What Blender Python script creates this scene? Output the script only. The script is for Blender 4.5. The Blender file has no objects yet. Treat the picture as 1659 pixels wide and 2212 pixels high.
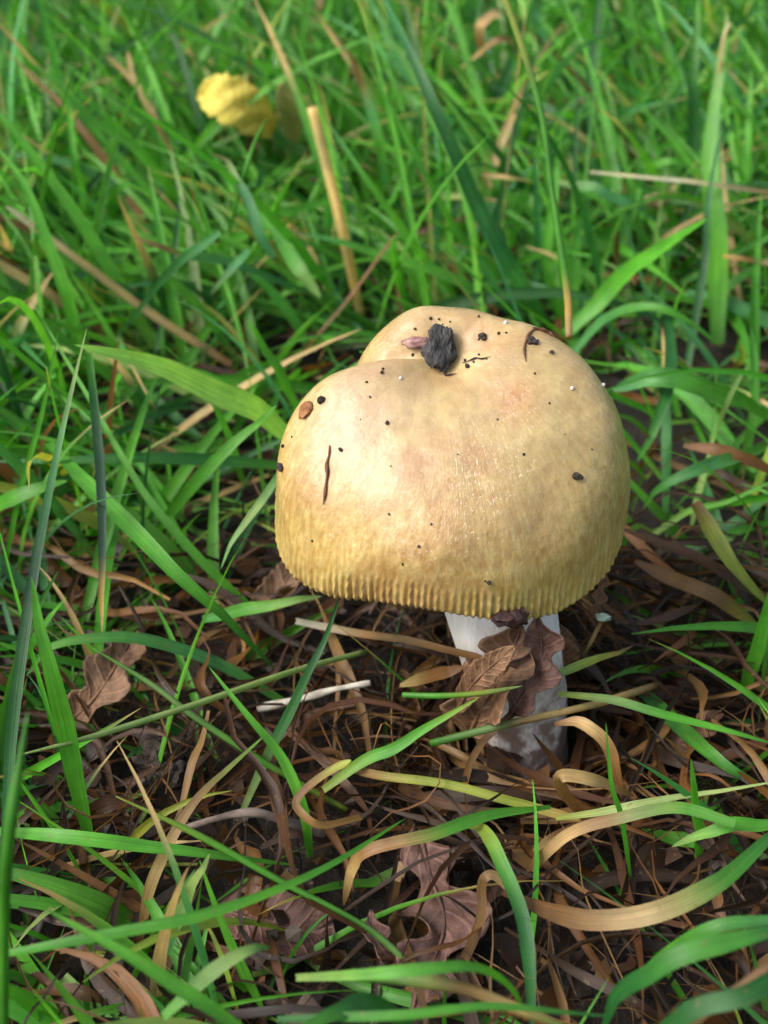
import bpy, math, random
import numpy as np
from mathutils import Vector
from mathutils.bvhtree import BVHTree
from mathutils import noise as mnoise

random.seed(7)
rng = np.random.default_rng(11)
R = math.radians
scene = bpy.context.scene
COL = scene.collection

# ------------------------------------------------------------------ camera
PITCH, VFOV = R(38), R(42)
CAM = np.array([-.031, -.219, .246])
FPX = 1106.0 / math.tan(VFOV / 2)            # focal length for a 1659 x 2212 picture
cd = bpy.data.cameras.new('camera')
cam = bpy.data.objects.new('camera', cd)
COL.objects.link(cam)
cam.location = CAM
cam.rotation_euler = (R(90) - PITCH, 0, 0)
cd.sensor_fit = 'VERTICAL'
cd.sensor_height = 36
cd.lens = 18 / math.tan(VFOV / 2)
cd.clip_start = .005
cd.clip_end = 300
cd.dof.use_dof = True
cd.dof.focus_distance = .286
cd.dof.aperture_fstop = 15.5
scene.camera = cam

# ------------------------------------------------------------------ light
SUN_EL, SUN_AZ = 47, 195                    # the light comes from the left and above
world = bpy.data.worlds.new('World')
scene.world = world
world.use_nodes = True
wn = world.node_tree
bg = wn.nodes['Background']
sky = wn.nodes.new('ShaderNodeTexSky')
sky.sky_type = 'NISHITA'
sky.sun_disc = False
sky.sun_elevation = R(SUN_EL)
sky.sun_rotation = R(90 - SUN_AZ)
sky.air_density = 1.0
sky.dust_density = 5.0
sky.ozone_density = 1.0
hs = wn.nodes.new('ShaderNodeHueSaturation')
hs.inputs['Saturation'].default_value = .7
wn.links.new(sky.outputs[0], hs.inputs['Color'])
wn.links.new(hs.outputs[0], bg.inputs['Color'])
bg.inputs['Strength'].default_value = .15
sd = bpy.data.lights.new('sun', 'SUN')
sd.energy = 1.5
sd.angle = R(28)
sd.color = (1, .975, .94)
sun = bpy.data.objects.new('sun', sd)
COL.objects.link(sun)
sv = Vector((math.cos(R(SUN_AZ)) * math.cos(R(SUN_EL)), math.sin(R(SUN_AZ)) * math.cos(R(SUN_EL)), math.sin(R(SUN_EL))))
sun.rotation_euler = sv.to_track_quat('Z', 'Y').to_euler()
sun.location = sv * 3
vs = scene.view_settings
vs.view_transform = 'Standard'
vs.look = 'None'
vs.exposure = .85
vs.gamma = 1
vs.use_curve_mapping = False

# ------------------------------------------------------------------ helpers
FW = np.array([0, math.cos(PITCH), -math.sin(PITCH)])
UP = np.array([0, math.sin(PITCH), math.cos(PITCH)])
RT = np.array([1., 0, 0])


def ray(X, Y):
    return FW + RT * (X - 829.5) / FPX - UP * (Y - 1106) / FPX


def at(X, Y, zc):
    """the point at height zc (cm) that the photograph shows at X, Y"""
    d = ray(X, Y)
    return CAM + d * ((zc * .01 - CAM[2]) / d[2])


def project(P):
    d = P - CAM
    z = d @ FW
    zz = np.where(z > .01, z, .01)
    return 829.5 + FPX * (d @ RT) / zz, 1106 - FPX * (d @ UP) / zz, z


ZB = np.full((284, 214), 9.0)         # where the picked-out blades and leaves run, so that the lawn does not bury them


ZC = ZB.copy()


def zb_mark(C, w, buf=None):
    if buf is None: buf = ZB
    C = np.asarray(C)
    F_ = np.stack([np.interp(np.linspace(0, len(C) - 1, 160), np.arange(len(C)), C[:, j]) for j in range(3)], -1)
    X, Y, Z = project(F_)
    r_ = max(1, int(round((w * FPX / Z.mean()) / 16)))
    for x, y, z in zip((X / 8).astype(int) + 3, (Y / 8).astype(int) + 3, Z):
        if -r_ <= x < 214 and -r_ <= y < 284:
            a, b_, c_, d_ = max(0, x - r_), min(214, x + r_ + 1), max(0, y - r_), min(284, y + r_ + 1)
            if b_ > a and d_ > c_: buf[c_:d_, a:b_] = np.minimum(buf[c_:d_, a:b_], z)


def zb_hidden(C, buf=None):
    if buf is None: buf = ZB
    n, k, _ = C.shape
    t = np.linspace(0, k - 1.001, 26)
    i = t.astype(int)
    f = (t - i)[None, :, None]
    P = C[:, i] * (1 - f) + C[:, i + 1] * f
    X, Y, Z = project(P.reshape(-1, 3))
    x, y = (X / 8).astype(int) + 3, (Y / 8).astype(int) + 3
    ok = (x >= 0) & (x < 214) & (y >= 0) & (y < 284)
    h = np.zeros(len(x), bool)
    h[ok] = (buf[y[ok], x[ok]] < 8) & (Z[ok] < buf[y[ok], x[ok]] - .001)
    return h.reshape(n, -1).sum(1) >= 1


def tag(o, label=None, cat=None, group=None, kind=None):
    if label: o['label'] = label
    if cat: o['category'] = cat
    if group: o['group'] = group
    if kind: o['kind'] = kind
    return o


def mesh_obj(name, verts, faces, mat, parent=None, smooth=True, attrs=None):
    me = bpy.data.meshes.new(name)
    verts = np.asarray(verts, dtype=np.float32)
    if isinstance(faces, np.ndarray):
        nf, k = faces.shape
        me.vertices.add(len(verts))
        me.vertices.foreach_set('co', verts.ravel())
        me.loops.add(nf * k)
        me.loops.foreach_set('vertex_index', faces.astype(np.int32).ravel())
        me.polygons.add(nf)
        me.polygons.foreach_set('loop_start', np.arange(0, nf * k, k, dtype=np.int32))
        me.polygons.foreach_set('loop_total', np.full(nf, k, dtype=np.int32))
        me.update(calc_edges=True)
    else:
        me.from_pydata(verts.tolist(), [], faces)
        me.update()
    me.polygons.foreach_set('use_smooth', np.full(len(me.polygons), smooth, dtype=bool))
    for k, (typ, arr) in (attrs or {}).items():
        a = me.attributes.new(k, typ, 'POINT')
        arr = np.asarray(arr, dtype=np.float32)
        if typ == 'FLOAT_COLOR':
            arr = np.concatenate([arr, np.ones((len(arr), 1), np.float32)], 1)
            a.data.foreach_set('color', arr.ravel())
        else:
            a.data.foreach_set('vector', arr.ravel())
    me.materials.append(mat)
    o = bpy.data.objects.new(name, me)
    COL.objects.link(o)
    if parent is not None: o.parent = parent
    return o


# ------------------------------------------------------------------ materials
def new_mat(name):
    m = bpy.data.materials.new(name)
    m.use_nodes = True
    nt = m.node_tree
    b = nt.nodes['Principled BSDF']
    return m, nt, b


def N(nt, t, **kw):
    n = nt.nodes.new(t)
    for k, v in kw.items():
        if hasattr(n, k): setattr(n, k, v)
        else: n.inputs[k].default_value = v
    return n


def noise_node(nt, vec, scale, detail=3, rough=.55):
    n = nt.nodes.new('ShaderNodeTexNoise')
    n.inputs['Scale'].default_value = scale
    n.inputs['Detail'].default_value = detail
    n.inputs['Roughness'].default_value = rough
    if vec is not None: nt.links.new(vec, n.inputs['Vector'])
    return n.outputs['Fac']


def ramp(nt, fac, stops):
    n = nt.nodes.new('ShaderNodeValToRGB')
    e = n.color_ramp.elements
    while len(e) < len(stops): e.new(.5)
    for el, (p, c) in zip(e, stops):
        el.position = p
        el.color = (*c, 1) if len(c) == 3 else c
    nt.links.new(fac, n.inputs['Fac'])
    return n.outputs['Color']


def mixc(nt, fac, a, b, mode='MIX'):
    n = nt.nodes.new('ShaderNodeMix')
    n.data_type = 'RGBA'
    n.blend_type = mode
    for s, v in ((n.inputs[0], fac), (n.inputs[6], a), (n.inputs[7], b)):
        if isinstance(v, bpy.types.NodeSocket): nt.links.new(v, s)
        elif isinstance(v, (int, float)): s.default_value = v
        else: s.default_value = (*v, 1)
    return n.outputs[2]


def math_node(nt, op, a, b=None, c=None):
    n = nt.nodes.new('ShaderNodeMath')
    n.operation = op
    for i, v in enumerate((a, b, c)):
        if v is None: continue
        if isinstance(v, bpy.types.NodeSocket): nt.links.new(v, n.inputs[i])
        else: n.inputs[i].default_value = v
    return n.outputs[0]


def bump(nt, h, strength, dist, prev=None):
    n = nt.nodes.new('ShaderNodeBump')
    n.inputs['Strength'].default_value = strength
    n.inputs['Distance'].default_value = dist
    nt.links.new(h, n.inputs['Height'])
    if prev is not None: nt.links.new(prev, n.inputs['Normal'])
    return n.outputs[0]


def blade_material():
    m, nt, b = new_mat('grass_leaf')
    L = nt.links
    col = N(nt, 'ShaderNodeAttribute', attribute_name='col').outputs['Color']
    uv = N(nt, 'ShaderNodeAttribute', attribute_name='buv').outputs['Vector']
    mp = N(nt, 'ShaderNodeMapping')
    mp.inputs['Scale'].default_value = (14, 3, 40)
    L.new(uv, mp.inputs['Vector'])
    vein = noise_node(nt, mp.outputs[0], 1.0, 2)
    geo = N(nt, 'ShaderNodeNewGeometry')
    blot = noise_node(nt, geo.outputs['Position'], 160, 3)
    c1 = mixc(nt, 1.0, col, ramp(nt, vein, [(.3, (.72, .75, .68)), (.7, (1.22, 1.18, 1.2))]), 'MULTIPLY')
    c2 = mixc(nt, 1.0, c1, ramp(nt, blot, [(.3, (.8, .82, .8)), (.72, (1.18, 1.14, 1.1))]), 'MULTIPLY')
    spot = noise_node(nt, geo.outputs['Position'], 620, 2)
    c2 = mixc(nt, ramp(nt, spot, [(.66, (0, 0, 0)), (.72, (.55, .55, .55))]), c2, (.20, .15, .05))
    tone = noise_node(nt, geo.outputs['Position'], 45, 2)
    c2 = mixc(nt, 1.0, c2, ramp(nt, tone, [(.3, (.78, .84, .9)), (.7, (1.2, 1.12, .95))]), 'MULTIPLY')
    L.new(c2, b.inputs['Base Color'])
    b.inputs['Roughness'].default_value = .46
    b.inputs['Specular IOR Level'].default_value = .45
    L.new(bump(nt, vein, .35, .0004), b.inputs['Normal'])
    tr = nt.nodes.new('ShaderNodeBsdfTranslucent')
    L.new(mixc(nt, 1.0, c2, (1.25, 1.3, .7), 'MULTIPLY'), tr.inputs['Color'])
    mx = nt.nodes.new('ShaderNodeMixShader')
    mx.inputs[0].default_value = .42
    L.new(b.outputs[0], mx.inputs[1])
    L.new(tr.outputs[0], mx.inputs[2])
    L.new(mx.outputs[0], nt.nodes['Material Output'].inputs[0])
    return m


def soil_material():
    m, nt, b = new_mat('soil')
    geo = N(nt, 'ShaderNodeNewGeometry').outputs['Position']
    a = noise_node(nt, geo, 90, 6)
    c = noise_node(nt, geo, 700, 4)
    col = ramp(nt, a, [(.3, (.006, .0045, .003)), (.55, (.016, .011, .007)), (.75, (.034, .022, .013))])  # browns lowered further to stand in for deep shade between the litter
    col = mixc(nt, 1, col, ramp(nt, c, [(.3, (.6, .6, .6)), (.7, (1.4, 1.35, 1.3))]), 'MULTIPLY')
    nt.links.new(col, b.inputs['Base Color'])
    b.inputs['Roughness'].default_value = .9
    nt.links.new(bump(nt, c, .8, .002, bump(nt, a, .6, .006)), b.inputs['Normal'])
    return m


def cap_material():
    m, nt, b = new_mat('cap_skin')
    L = nt.links
    at_ = N(nt, 'ShaderNodeAttribute', attribute_name='cdir').outputs['Vector']      # cos, sin, s
    tc = N(nt, 'ShaderNodeTexCoord').outputs['Object']
    sep = nt.nodes.new('ShaderNodeSeparateXYZ')
    L.new(at_, sep.inputs[0])
    s = sep.outputs['Z']

    def dirnoise(kd, ks, detail=3):
        mp = N(nt, 'ShaderNodeMapping')
        mp.inputs['Scale'].default_value = (kd, kd, ks)
        L.new(at_, mp.inputs['Vector'])
        return noise_node(nt, mp.outputs[0], 1, detail)
    fine = dirnoise(30, 16, 4)          # radial fibres
    mid = dirnoise(13, 12, 5)
    blotch = noise_node(nt, tc, 55, 4)
    big = noise_node(nt, tc, 26, 3)
    base = ramp(nt, s, [(0, (.33, .245, .108)), (.35, (.37, .27, .108)), (.62, (.44, .31, .105)), (.86, (.47, .32, .095)), (1, (.56, .42, .13))])
    c = mixc(nt, ramp(nt, big, [(.40, (0, 0, 0)), (.60, (.85, .85, .85))]), base, (.35, .20, .075))
    mf = ramp(nt, s, [(.38, (0, 0, 0)), (.7, (1, 1, 1))])
    mid = mixc(nt, mf, noise_node(nt, tc, 130, 5), mid)
    c = mixc(nt, ramp(nt, mid, [(.42, (0, 0, 0)), (.68, (.55, .55, .55))]), c, (.54, .42, .185))
    # pinkish flush on the upper left, a rusty bruise near the middle
    pk = N(nt, 'ShaderNodeVectorMath', operation='DISTANCE')
    L.new(tc, pk.inputs[0])
    pk.inputs[1].default_value = PINK
    pf = ramp(nt, pk.outputs['Value'], [(.004, (.55, .55, .55)), (.021, (0, 0, 0))])
    c = mixc(nt, mixc(nt, 1, pf, ramp(nt, blotch, [(.3, (.3, .3, .3)), (.65, (1, 1, 1))]), 'MULTIPLY'), c, (.45, .30, .225))
    br = N(nt, 'ShaderNodeVectorMath', operation='DISTANCE')
    L.new(tc, br.inputs[0])
    br.inputs[1].default_value = BRUISE
    ad = math_node(nt, 'MULTIPLY_ADD', blotch, .006, br.outputs['Value'])
    bf = ramp(nt, ad, [(.0035, (.8, .8, .8)), (.0105, (0, 0, 0))])
    c = mixc(nt, bf, c, (.34, .155, .058))
    # fibres strongest on the lower half
    fs = ramp(nt, s, [(.12, (.15, .15, .15)), (.45, (.45, .45, .45)), (.75, (.95, .95, .95))])
    fc = ramp(nt, fine, [(.34, (.84, .78, .66)), (.66, (1.15, 1.18, 1.18))])
    c = mixc(nt, fs, c, mixc(nt, 1, c, fc, 'MULTIPLY'))
    c = mixc(nt, 1, c, ramp(nt, noise_node(nt, tc, 420, 3), [(.3, (.92, .91, .9)), (.7, (1.06, 1.07, 1.08))]), 'MULTIPLY')
    L.new(c, b.inputs['Base Color'])
    b.inputs['Roughness'].default_value = .42
    b.inputs['Specular IOR Level'].default_value = .4
    b.inputs['Subsurface Weight'].default_value = .18
    b.inputs['Subsurface Radius'].default_value = (1, .55, .25)
    b.inputs['Subsurface Scale'].default_value = .003
    b.inputs['Coat Weight'].default_value = .8
    b.inputs['Coat Roughness'].default_value = .12
    n1 = bump(nt, dirnoise(48, 22, 2), .6, .0022)
    n2 = bump(nt, noise_node(nt, tc, 400, 3), .5, .0014, n1)
    L.new(n2, b.inputs['Coat Normal'])
    L.new(bump(nt, noise_node(nt, tc, 260, 4), .25, .0012, bump(nt, mid, .25, .0012)), b.inputs['Normal'])
    return m


def simple_mat(name, c1, c2, scale, rough=.7, bumpd=.0006, sss=0, detail=4, stretch=(1, 1, 1), lo=.35, hi=.65, spec=.35):
    m, nt, b = new_mat(name)
    tc = N(nt, 'ShaderNodeTexCoord').outputs['Object']
    mp = N(nt, 'ShaderNodeMapping')
    mp.inputs['Scale'].default_value = stretch
    nt.links.new(tc, mp.inputs['Vector'])
    f = noise_node(nt, mp.outputs[0], scale, detail)
    nt.links.new(ramp(nt, f, [(lo, c1), (hi, c2)]), b.inputs['Base Color'])
    b.inputs['Roughness'].default_value = rough
    b.inputs['Specular IOR Level'].default_value = spec
    if sss:
        b.inputs['Subsurface Weight'].default_value = sss
        b.inputs['Subsurface Scale'].default_value = .004
    nt.links.new(bump(nt, f, .7, bumpd), b.inputs['Normal'])
    return m


# ------------------------------------------------------------------ cap shape
CP = dict(cx=-.0172, cy=.0205, cz=.0559, R=.0357, H=.0385, n=2.677, tx=.0623, ty=.0156, a1=.0286, b1=.088, a2=.0917, b2=-.0041,
          a3=.0028, b3=.0084, a4=.0196, b4=.0096, c2=-.0222, d2=-.002, c3=.0469, d3=.0682, e1=.0843, f1=.3841, tv=2.4526, wv=.2245,
          vr=.1047, vz=.1879, phm=93.334, ox=-.0604, oy=.406)


def cap_surface(th, s, p=CP):
    ph = s * np.radians(p['phm'])
    q = np.minimum(ph, np.pi / 2)
    rho = np.sin(q) ** (2 / p['n'])
    z = np.abs(np.cos(q)) ** (2 / p['n'])
    ex = np.maximum(ph - np.pi / 2, 0)
    rho = rho - 1.2 * ex ** 2
    z = z - .8 * ex
    z = z - .10 * np.exp(-(rho / .26) ** 2)
    k = np.clip(rho / .5, 0, 1)
    k = k * k * (3 - 2 * k)
    dth = (th - p['tv'] + np.pi) % (2 * np.pi) - np.pi
    v = np.exp(-(dth / p['wv']) ** 2)
    v0 = np.exp(-(dth / (p['wv'] * 1.6)) ** 2)
    fr = 1 + sum(p['ab'[j] + str(m)] * (np.cos, np.sin)[j](m * th) for m in (1, 2, 3, 4) for j in (0, 1)) * k
    fr = fr * (1 - p['vr'] * v * k)
    d1 = (th - 3.0 + np.pi) % (2 * np.pi) - np.pi
    d2 = (th + np.pi) % (2 * np.pi) - np.pi
    fr = fr + .045 * np.exp(-(d1 / .32) ** 2 - ((s - .58) / .2) ** 2) + .02 * np.exp(-(d2 / .5) ** 2 - ((s - .75) / .3) ** 2)
    zz = z - p['vz'] * (v0 * .4 + .6 * v) * k * np.clip(1.15 - rho * .5, 0, 1)
    zz = zz + rho ** 2 * (p['c2'] * np.cos(2 * th) + p['d2'] * np.sin(2 * th) + p['c3'] * np.cos(3 * th) + p['d3'] * np.sin(3 * th)) \
        + rho * (p['e1'] * np.cos(th) + p['f1'] * np.sin(th)) * np.clip(zz, 0, 1)
    X, Y, Z = p['R'] * rho * fr * np.cos(th), p['R'] * rho * fr * np.sin(th), p['H'] * zz
    sh = np.clip(1 - rho, 0, 1) ** 1.5
    X, Y = X + p['R'] * p['ox'] * sh, Y + p['R'] * p['oy'] * sh
    ct, st = math.cos(p['tx']), math.sin(p['tx'])
    Y, Z = ct * Y - st * Z, st * Y + ct * Z
    ct, st = math.cos(p['ty']), math.sin(p['ty'])
    X, Z = ct * X + st * Z, -st * X + ct * Z
    return np.stack([X + p['cx'], Y + p['cy'], Z + p['cz']], -1)


NTH, NS = 1280, 112
NR = 122
th = np.linspace(0, 2 * np.pi, NTH, endpoint=False)[None, :]
sv_ = np.concatenate([np.linspace(.006, .80, 56), np.linspace(.80, 1, 57)[1:]])[:, None]
CAPV = cap_surface(th, sv_)
dU = np.roll(CAPV, -1, 1) - np.roll(CAPV, 1, 1)
dV = np.gradient(CAPV, axis=0)
dV[56] = dV[55]
nr = np.cross(dV, dU)
nr /= np.linalg.norm(nr, axis=-1, keepdims=True) + 1e-12
ph1 = .5 * np.sin(3 * th + 1) + .8 * np.sin(7 * th) + .6 * np.sin(19 * th + 2)
rid = np.cos(NR * th + ph1 + .5 * np.sin(sv_ * 14))
fade = np.clip((sv_ - .86) / .12, 0, 1) ** 1.2 * (1 + .35 * np.sin(5 * th + .4) + .25 * np.sin(13 * th))
bead = .55 + .45 * np.cos(2 * np.pi * (sv_ * 23 + .5 * np.sin(9 * th) + .35 * np.sin(31 * th) + .3 * np.sin(57 * th)))
disp = .00070 * fade * (1 + .22 * np.sin(41 * th + 2) + .15 * np.sin(67 * th)) * ((.5 + .5 * rid) * (.68 + .32 * bead) - .4)
low = .00035 * (np.sin(5 * th + 7 * sv_) * np.sin(9 * sv_ + 1) + .6 * np.sin(11 * th - 9 * sv_) * np.sin(13 * sv_)) * np.clip(sv_ * 3, 0, 1)
CAPV = CAPV + nr * (disp + low)[..., None]
CEN = CAPV[0].mean(0)
idx = np.arange(NTH * NS).reshape(NS, NTH)
q = np.stack([idx[:-1], np.roll(idx, -1, 1)[:-1], np.roll(idx, -1, 1)[1:], idx[1:]], -1).reshape(-1, 4)[:, ::-1]
cap_bvh = BVHTree.FromPolygons([tuple(v) for v in CAPV[::2, ::4].reshape(-1, 3)],
                               [tuple(f) for f in (lambda i: np.stack([i[:-1], np.roll(i, -1, 1)[:-1], np.roll(i, -1, 1)[1:], i[1:]], -1).reshape(-1, 4))(
                                   np.arange((NS // 2) * (NTH // 4)).reshape(NS // 2, NTH // 4)).tolist()])


def on_cap(X, Y):
    d = Vector(ray(X, Y)).normalized()
    loc, n, i, dist = cap_bvh.ray_cast(Vector(CAM), d)
    if loc is None: return None, None
    if n.dot(d) > 0: n = -n
    return loc, n


def r1(x, y):      # close-up of the cap -> picture coordinates
    return (760 + .7474 * x) * .72, (840 + .7474 * y) * .72


BASE = Vector(at(1148, 1618, 0))
PINK = on_cap(*r1(480, 600))[0] - BASE
BRUISE = on_cap(*r1(1055, 460))[0] - BASE

M_LEAF = blade_material()
M_SOIL = soil_material()
M_CAP = cap_material()


def stem_material():
    m, nt, b = new_mat('stem_flesh')
    L = nt.links
    tc = N(nt, 'ShaderNodeTexCoord').outputs['Object']
    mp = N(nt, 'ShaderNodeMapping')
    mp.inputs['Scale'].default_value = (1, 1, .12)
    L.new(tc, mp.inputs['Vector'])
    st = noise_node(nt, mp.outputs[0], 700, 3)
    bl = noise_node(nt, tc, 170, 4)
    sep = nt.nodes.new('ShaderNodeSeparateXYZ')
    L.new(tc, sep.inputs[0])
    c = ramp(nt, st, [(.3, (.74, .71, .69)), (.65, (.84, .81, .79))])
    # earth and bruising on the lower stem, enlarged to paint in its shade too
    z = math_node(nt, 'MULTIPLY_ADD', bl, .05, sep.outputs['Z'])
    f = ramp(nt, z, [(.040, (1, 1, 1)), (.055, (0, 0, 0))])
    sc = ramp(nt, noise_node(nt, tc, 260, 5), [(.36, (.1, .1, .1)), (.54, (.9, .9, .9))])
    c = mixc(nt, mixc(nt, 1, f, sc, 'MULTIPLY'), c, (.22, .135, .10))
    L.new(c, b.inputs['Base Color'])
    b.inputs['Roughness'].default_value = .55
    b.inputs['Subsurface Weight'].default_value = .15
    b.inputs['Subsurface Scale'].default_value = .004
    L.new(bump(nt, st, .5, .0007), b.inputs['Normal'])
    return m


M_STEM = stem_material()
M_GILL = simple_mat('gill', (.62, .52, .34), (.74, .66, .48), 300, .6)
M_BARK = simple_mat('bark_crumb', (.010, .010, .011), (.06, .058, .056), 900, .75, .001, stretch=(1, 1, .25))
M_SPECK = simple_mat('soil_crumb', (.012, .009, .007), (.05, .035, .025), 1500, .8)
M_SEED = simple_mat('seed_coat', (.14, .05, .055), (.34, .20, .17), 420, .5, .0006, spec=.4)
M_RUST = simple_mat('rusty_flake', (.14, .05, .015), (.28, .12, .04), 700, .6)
M_SLIVER = simple_mat('brown_sliver', (.07, .025, .012), (.15, .06, .028), 600, .6)
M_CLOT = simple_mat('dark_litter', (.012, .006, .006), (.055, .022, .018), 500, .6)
M_GRIT = simple_mat('pale_grit', (.5, .48, .44), (.75, .72, .68), 800, .4)
M_LICHEN = simple_mat('lichen', (.22, .32, .24), (.38, .48, .38), 900, .8)
M_TWIG = simple_mat('twig_bark', (.06, .045, .038), (.17, .13, .11), 300, .85, .001, stretch=(.4, 1, 1))


# ------------------------------------------------------------------ ground
def ground():
    a = np.sort(np.unique(np.concatenate([np.linspace(-.5, .9, 150), np.geomspace(.9, 60, 26), -np.geomspace(.5, 60, 26)])))
    X, Y = np.meshgrid(a, a)
    Z = np.zeros_like(X)
    for f, am in ((23, .0035), (41, .002), (88, .0012), (150, .0007)):
        p = rng.uniform(0, 6, 4)
        Z += am * np.sin(f * X + p[0] + 1.3 * np.sin(f * .6 * Y + p[1])) * np.sin(f * Y + p[2] + 1.2 * np.sin(f * .7 * X + p[3]))
    near = np.exp(-(X ** 2 + (Y - .1) ** 2) / 4)
    Z = Z * near - .004
    V = np.stack([X, Y, Z], -1).reshape(-1, 3)
    n = len(a)
    i = np.arange(n * n).reshape(n, n)
    F = np.stack([i[:-1, :-1], i[:-1, 1:], i[1:, 1:], i[1:, :-1]], -1).reshape(-1, 4)
    tag(mesh_obj('ground', V, F, M_SOIL), 'dark crumbly soil under the grass and dead litter', 'ground', kind='structure')


ground()

# ------------------------------------------------------------------ mushroom
mush = bpy.data.objects.new('mushroom', None)
COL.objects.link(mush)
mush.location = BASE
mush.empty_display_size = .02
tag(mush, 'ochre domed mushroom with beaded rim, dented crown and white stem rising from dead grass', 'mushroom')
B = np.array(BASE)
top = CAPV[0].mean(0)
# outer skin, rolled rim and underside in one shell
rows = [CAPV]
rimc = CAPV[-1].mean(0)
inner = []
for k, (sc_, dz) in enumerate([(.985, -.0007), (.955, -.0004), (.92, .0015), (.86, .006), (.7, .013), (.45, .017), (.2, .018)]):
    ring = rimc + (CAPV[-1] - rimc) * np.array([sc_, sc_, .8 if k > 2 else 1])
    inner.append(ring + np.array([0, 0, dz]))
allr = np.concatenate([CAPV, np.stack(inner)], 0)
ns2 = allr.shape[0]
i2 = np.arange(ns2 * NTH).reshape(ns2, NTH)
q = np.stack([i2[:-1], np.roll(i2, -1, 1)[:-1], np.roll(i2, -1, 1)[1:], i2[1:]], -1).reshape(-1, 4)[:, ::-1]
V = allr.reshape(-1, 3)
# close the crown with a fan
cdir = np.stack([np.repeat(np.cos(th), ns2, 0), np.repeat(np.sin(th), ns2, 0),
                 np.repeat(np.concatenate([sv_, np.ones((len(inner), 1))]), NTH, 1)], -1).reshape(-1, 3)
V = np.concatenate([V, top[None]])
cdir = np.concatenate([cdir, [[0, 0, 0]]])
fan = np.stack([i2[0], np.roll(i2[0], -1), np.full(NTH, len(V) - 1), np.full(NTH, len(V) - 1)], -1)
faces = q.tolist() + [[a, b_, c_] for a, b_, c_, _ in fan.tolist()]
cap = mesh_obj('cap', V - B, faces, M_CAP, mush, attrs={'cdir': ('FLOAT_VECTOR', cdir)})
# gills: thin plates hanging under the cap, one joined part
gv, gf = [], []
for g in range(150):
    a = int(g * NTH / 150)
    r0 = allr[NS + 2, a]
    r1_ = allr[NS + 4, a]
    r2 = allr[NS + 5, a]
    cen = rimc + np.array([0, 0, .010])
    i0 = len(gv)
    inn = cen + (r2 - rimc) * np.array([.85, .85, 0])
    gv += [r0, r1_ + [0, 0, .001], r2 + [0, 0, .001], inn + [0, 0, -.003], r1_ + [0, 0, -.007], r0 + (rimc - r0) * .04]
    gf.append([i0, i0 + 1, i0 + 2, i0 + 3, i0 + 4, i0 + 5])
gl = mesh_obj('gills', np.array(gv) - B, gf, M_GILL, mush, smooth=False)
gl['kind'] = 'stuff'
# stem
p0, p1, p2 = B + [0, 0, -.012], B + [-.003, .002, .02], rimc + np.array([.0045, 0, .016])
NSn, NSt = 44, 72
sv2 = []
for k in range(NSn):
    t = k / (NSn - 1)
    c = (1 - t) ** 2 * p0 + 2 * t * (1 - t) * p1 + t * t * p2
    rr = np.interp(t, [0, .12, .3, .5, .7, 1], [.0080, .0098, .0104, .0116, .0130, .0142])
    for j in range(NSt):
        a = 2 * math.pi * j / NSt
        w = 1 + .03 * math.sin(3 * a + 5 * t) + .03 * math.sin(2 * a + 1) + .012 * math.sin(9 * a + 2 * t) + .05 * (mnoise.noise((2.2 * math.cos(a), 2.2 * math.sin(a), t * 7)))
        sv2.append(c + [rr * w * math.cos(a), rr * w * math.sin(a), 0])
i3 = np.arange(NSn * NSt).reshape(NSn, NSt)
sf = np.stack([i3[:-1], np.roll(i3, -1, 1)[:-1], np.roll(i3, -1, 1)[1:], i3[1:]], -1).reshape(-1, 4)
mesh_obj('stem', np.array(sv2) - B, sf, M_STEM, mush)

# ------------------------------------------------------------------ blades
PAL = {
    'g': (.066, .265, .024), 'b': (.100, .370, .034), 'd': (.022, .125, .026), 'c': (.060, .25, .080), 'l': (.25, .50, .09), 'y': (.24, .31, .045),
    'p': (.24, .36, .12), 't': (.52, .37, .17), 'o': (.150, .066, .020), 'r': (.07, .031, .015), 'w': (.60, .54, .40), 'k': (.035, .019, .011),
    'u': (.22, .125, .048), 'a': (.55, .35, .10), 'q': (.88, .64, .26), 'v': (.030, .082, .050)}


def catmull(P, n):
    P = np.asarray(P, float)
    Q = np.concatenate([[2 * P[0] - P[1]], P, [2 * P[-1] - P[-2]]])
    m = len(P) - 1
    t = np.linspace(0, m, n)
    i = np.minimum(t.astype(int), m - 1)
    f = (t - i)[:, None]
    a, b_, c, d = Q[i], Q[i + 1], Q[i + 2], Q[i + 3]
    return .5 * (2 * b_ + (c - a) * f + (2 * a - 5 * b_ + 4 * c - d) * f ** 2 + (3 * b_ - a - 3 * c + d) * f ** 3)


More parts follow.
